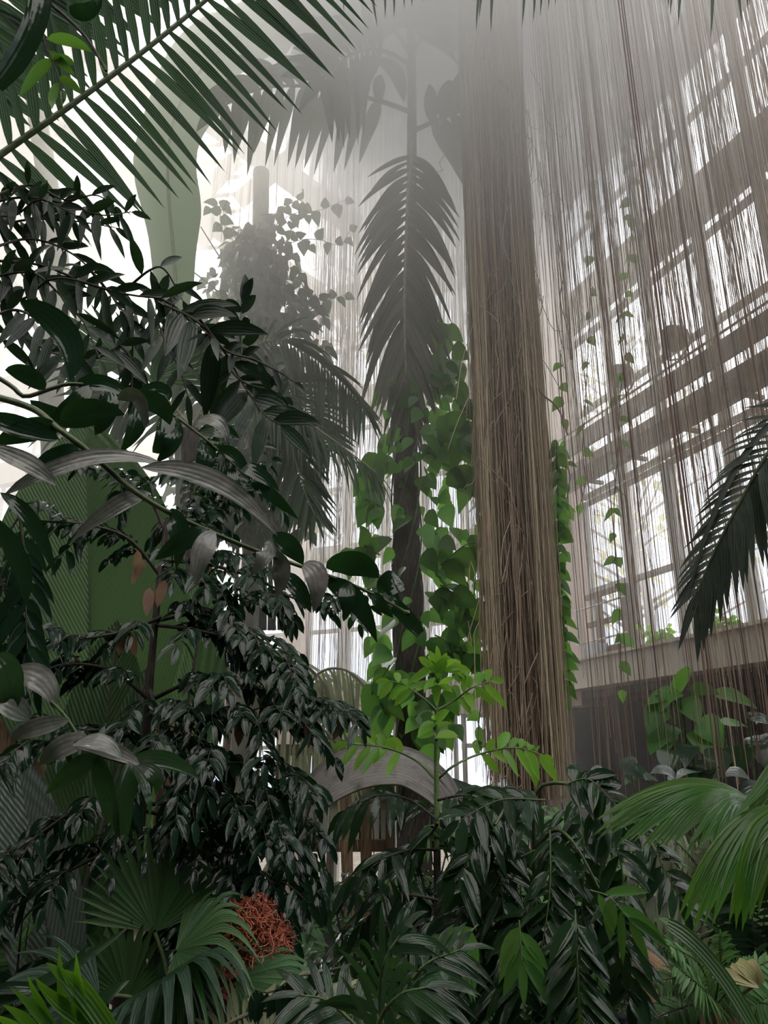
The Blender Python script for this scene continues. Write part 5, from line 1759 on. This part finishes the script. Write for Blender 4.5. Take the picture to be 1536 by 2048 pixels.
fan_at((350, 1905), 3.15, (.35, -.2, .25), 20, 190, .52, 'fan_mid', .45, .45)
fan_at((330, 1955), 3.05, (.25, -.4, .2), 20, 200, .55, 'fan_dark', .5, .45)
fan_at((370, 1925), 3.15, (0, -.3, -1), 18, 110, .5, 'fan_dark', .1, .8, nrm=(0, -1, .1))
fan_at((310, 1865), 3.35, (-.1, .0, 1), 22, 150, .42, 'fan_mid', .1, .6, nrm=(.1, -1, .3))
fan_at((470, 1960), 3.1, (.7, -.2, .1), 16, 130, .42, 'fan_mid', .5, .5)
fan_at((255, 2000), 3.4, (-.05, -.2, 1), 18, 140, .36, 'fan_mid', .2, .6, nrm=(0, -1, .3))
fan_at((200, 1990), 3.2, (-.5, -.3, .2), 18, 150, .48, 'fan_dark', .4, .5)
t = thing('blade_plant', 'lime green upright blades in the lower left corner', 'plant', P(150, 2150, 2.6) * [1, 1, 0])
f = MB()
for p, q, e, w in [((225, 2080), (140, 1960), (92, 1925), .05), ((240, 2090), (160, 1960), (120, 1938), .05), ((180, 2090), (158, 2000), (152, 1905), .035), ((150, 2090), (120, 2000), (118, 1890), .03), ((230, 2080), (110, 2010), (70, 1955), .04), ((120, 2090), (80, 2020), (20, 1975), .03), ((90, 2090), (50, 2030), (5, 2010), .03), ((130, 2090), (70, 2000), (55, 1950), .022), ((60, 2090), (30, 2050), (-10, 2030), .03)]:
    f.blade(P(*p, 2.6), P(*q, 2.58), P(*e, 2.5), w, view(P(*q, 2.6)) + rnd3(.2), 'ribbon', .3, 9)
f.build('leaf_blade', M['fan_bright'], t)
m_ = MB()
m_.tube(np.array([P(150, 2150, 2.6) * [1, 1, 0], P(160, 2085, 2.6)]), .03, .02)
m_.build('stem', M['stem_green'], t)
t = thing('blade_plant', 'long dark strap blades crossing low at lower left behind lime blades', 'plant', P(60, 2150, 3.0) * [1, 1, 0])
f = MB()
for p, q, e, w in [((-30, 2020), (130, 1960), (262, 1850), .05), ((20, 2060), (120, 1980), (180, 1880), .045), ((120, 2080), (210, 1990), (260, 1960), .05), ((-20, 1980), (60, 1970), (110, 1990), .04), ((-30, 2060), (60, 2010), (150, 2000), .05)]:
    f.blade(P(*p, 3.0), P(*q, 2.95), P(*e, 3.0), w, view(P(*q, 3)) + UP * .4 + rnd3(.2), 'ribbon', .3, 9)
f.build('leaf_blade', M['shrub_leaf'], t)
m_ = MB()
m_.tube(np.array([P(30, 2150, 3.0) * [1, 1, 0], P(30, 2045, 3.0)]), .03, .02)
m_.build('stem', M['stem_green'], t)

# grey-green cycad, bottom centre
t = thing('cycad', 'grey-green cycad with thick wet arching leaflets at bottom middle', 'cycad', P(760, 2200, 2.7) * [1, 1, 0])
b0 = P(770, 2120, 2.7)
m_ = MB()
m_.tube(np.array([b0 * [1, 1, 0], b0]), .06, .05, 9)
m_.build('trunk', M['fibre'], t)
cm = ('stem_green', 'shrub_leaf')
pinnate(t, [(770, 2120, 2.7), (760, 2000, 2.65), (770, 1920, 2.6), (800, 1870, 2.6)], 8, [.22, .27, .25, .18], .03, a0=70, a1=35, droop=.35, mats=cm, r0=.009, r1=.003, normal=(-.2, -.6, .8), seg=8, prof='ribbon', sag=0, t0=.2)
pinnate(t, [(740, 2130, 2.5), (760, 2040, 2.45), (800, 1990, 2.4), (850, 1975, 2.4)], 7, [.2, .24, .24, .18], .032, a0=70, a1=35, droop=.35, mats=cm, r0=.009, r1=.003, normal=(-.1, -.6, .8), seg=8, prof='ribbon', t0=.2)
pinnate(t, [(770, 2120, 2.8), (700, 2040, 2.8), (650, 2000, 2.8), (600, 1990, 2.8)], 9, [.2, .24, .22, .15], .03, a0=70, a1=40, droop=.3, mats=cm, r0=.009, r1=.003, normal=(.1, -.7, .7), seg=7, prof='ribbon', t0=.2)
pinnate(t, [(770, 2120, 2.9), (800, 2000, 2.9), (850, 1930, 2.9), (920, 1900, 2.9)], 9, [.2, .26, .24, .15], .03, a0=70, a1=40, droop=.3, mats=cm, r0=.009, r1=.003, normal=(-.1, -.7, .7), seg=7, prof='ribbon', t0=.2)
t = thing('pale_frond', 'pale grey-green comb-like frond lying along the bottom edge', 'palm frond', P(470, 2060, 2.9))
pinnate(t, [(400, 2090, 2.9), (470, 2040, 2.9), (560, 2008, 2.9), (640, 2000, 2.9), (760, 2020, 2.9)], 34, [.14, .2, .22, .2, .16], .02, a0=80, a1=60, droop=.35, mats=('stem_pale', 'pale_palm'), r0=.008, r1=.003, normal=(0, -.8, .6), seg=6, sag=.3)

# twig with hanging dark oval leaves and slim black pole, bottom left of centre
t = thing('hanging_twig', 'thin twig with row of oval dark leaves hanging, bottom left of the cycad', 'branch', P(640, 1960, 2.9))
m_ = MB()
q = px_spl([(720, 1925, 3.0), (640, 1945, 2.95), (590, 1955, 2.9), (540, 1985, 2.9), (500, 1975, 2.9)], 20)
m_.tube(q, .005, .002)
m_.build('stem', M['stem_dark'], t)
f = MB()
for x in (505, 520, 532, 548, 562, 575, 590, 612, 622, 640):
    i = int((720 - x) / 220 * 20)
    p = q[max(0, min(20, i))]
    f.leaf(p, np.array([R.gauss(0, .25), -.1, -1]), view(p) + rnd3(.3), .105, .048, .1, prof='ellip', n=6)
f.build('foliage', M['gloss_leaf'], t)
t = thing('slim_pole', 'slim black pole standing among leaves right of the orange flower stalk', 'pole', P(585, 2050, 4.0) * [1, 1, 0])
m_ = MB()
a = P(585, 2050, 4.0)
m_.tube(np.array([a * [1, 1, 0], a, P(586, 1882, 4.0)]), .012, .012, 8)
m_.build('pipe', M['black_metal'], t)
m_ = MB()
m_.tube(np.array([P(586, 1884, 4.0), P(586, 1878, 4.0)]), .015, .013, 8)
m_.build('cap', M['black_metal'], t)

# pale wall and white panels seen through gaps at the back, ground floor
t = thing('white_screen', 'white slatted panel glimpsed between leaves below the grey dead fan', 'panel', P(640, 1700, 9.0) * [1, 1, 0])
z0, z1 = P(640, 1690, 9)[2], P(640, 1500, 9)[2]
m_ = MB()
xs = np.linspace(P(560, 1600, 9)[0], P(780, 1600, 9)[0], 12)
for a_, b_ in zip(xs[:-1], xs[1:]):
    m_.box(((a_ + b_) / 2, 9.0, (z0 + z1) / 2), ((b_ - a_) / 2 - .01, 0, 0), (0, .015, 0), (0, 0, (z1 - z0) / 2))
m_.build('slat', M['white_panel'], t, False)
for z in (z0, (z0 + z1) / 2, z1):
    m_ = MB()
    m_.box(((xs[0] + xs[-1]) / 2, 8.95, z), ((xs[-1] - xs[0]) / 2 + .05, 0, 0), (0, .04, 0), (0, 0, .06))
    m_.build('rail', M['timber'], t, False)
for x in (xs[0], xs[-1]):
    m_ = MB()
    m_.box((x, 8.95, z1 / 2), (.05, 0, 0), (0, .05, 0), (0, 0, z1 / 2))
    m_.build('post', M['timber'], t, False)

# ------------------------------------------------------------------ the person behind the leaves
t = thing('person', 'person in dark jacket with brown hair, mostly hidden behind leaves at lower right', 'person', P(1292, 2040, 5.3) * [1, 1, 0])
px0 = P(1292, 1880, 5.3)
hx, hy = px0[0], px0[1]


def skinned(name, verts, edges, radii, mat, parent, root=0, sub=2):
    me = bpy.data.meshes.new(name)
    lo = np.array(wloc(parent))
    me.from_pydata([tuple(np.array(v) - lo) for v in verts], edges, [])
    o = bpy.data.objects.new(name, me)
    col.objects.link(o)
    o.parent = parent
    sm = o.modifiers.new('skin', 'SKIN')
    for i, r_ in enumerate(radii):
        me.skin_vertices[0].data[i].radius = r_ if isinstance(r_, tuple) else (r_, r_)
        me.skin_vertices[0].data[i].use_root = i == root
    ss = o.modifiers.new('sub', 'SUBSURF')
    ss.levels = ss.render_levels = sub
    me.materials.append(mat)
    return o


def pv(x, y, z):
    return (hx + x, hy + y, z)


bv = [pv(0, 0, .95), pv(0, 0, 1.12), pv(0, .0, 1.32), pv(0, .01, 1.45), pv(0, 0, 1.53), pv(-.01, -.01, 1.60), pv(-.02, -.015, 1.69), pv(-.02, -.01, 1.76),
      pv(.17, 0, 1.43), pv(.22, .02, 1.18), pv(.20, -.10, .95), pv(.19, -.14, .87), pv(-.17, 0, 1.43), pv(-.23, .02, 1.18), pv(-.21, -.10, .95), pv(-.20, -.14, .87),
      pv(.09, 0, .90), pv(.10, -.01, .50), pv(.10, .02, .09), pv(.10, -.13, .04), pv(-.09, 0, .90), pv(-.10, -.01, .50), pv(-.10, .02, .09), pv(-.10, -.13, .04)]
be = [(0, 1), (1, 2), (2, 3), (3, 4), (4, 5), (5, 6), (6, 7), (3, 8), (8, 9), (9, 10), (10, 11), (3, 12), (12, 13), (13, 14), (14, 15), (0, 16), (16, 17), (17, 18), (18, 19), (0, 20), (20, 21), (21, 22), (22, 23)]
br = [(.15, .11), (.14, .10), (.17, .11), (.11, .08), .055, .085, .10, .07, .06, .05, .04, .035, .06, .05, .04, .035, .085, .06, .045, .035, .085, .06, .045, .035]
bb_, ee_, rr_ = list(bv), list(be), list(br)
bb_.append(pv(-.135, -.03, 1.665))          # nose
ee_.append((6, len(bb_) - 1))
rr_.append(.014)
for wi, sx in ((11, 1), (15, -1)):         # five fingers on each hand
    for k in range(5):
        x0 = sx * .195 + (k - 2) * .017
        l_ = (.045, .07, .078, .07, .055)[k]
        for p_, q_, r_ in ((wi, pv(x0, -.155, .81), .011), (None, pv(x0, -.165, .81 - l_ * .55), .009), (None, pv(x0, -.15, .81 - l_), .008)):
            bb_.append(q_)
            ee_.append((wi if p_ is not None else len(bb_) - 2, len(bb_) - 1))
            rr_.append(r_)
skinned('body', bb_, ee_, rr_, M['skin'], t)
skinned('jacket', bv[:5] + bv[8:11] + bv[12:15], [(0, 1), (1, 2), (2, 3), (3, 4), (3, 5), (5, 6), (6, 7), (3, 8), (8, 9), (9, 10)], [(.18, .14), (.17, .13), (.20, .14), (.14, .11), .075, .08, .068, .056, .08, .068, .056], M['jacket'], t)
skinned('trousers', [bv[0]] + bv[16:19] + bv[20:23], [(0, 1), (1, 2), (2, 3), (0, 4), (4, 5), (5, 6)], [(.17, .13), .105, .08, .065, .105, .08, .065], M['jacket'], t)
skinned('shoe', [bv[18], bv[19]], [(0, 1)], [.06, .045], M['black_metal'], t)
skinned('shoe', [bv[22], bv[23]], [(0, 1)], [.06, .045], M['black_metal'], t)
# hair covering the back and side of the turned head
hm = MB()
a_ = np.linspace(0, 2 * pi, 24, endpoint=False)
e_ = np.linspace(-.9, pi / 2 - .01, 12)
hc = np.array(pv(.0, .01, 1.685))
g = np.array([[hc + np.array([cos(q) * cos(e) * .118 + .015, sin(q) * cos(e) * .125, sin(e) * .135 + (.03 * sin(q * 5 + e * 4) * .2)]) for q in a_] for e in e_])
hm.grid(g, True)
hm.build('hair', M['hair'], t)
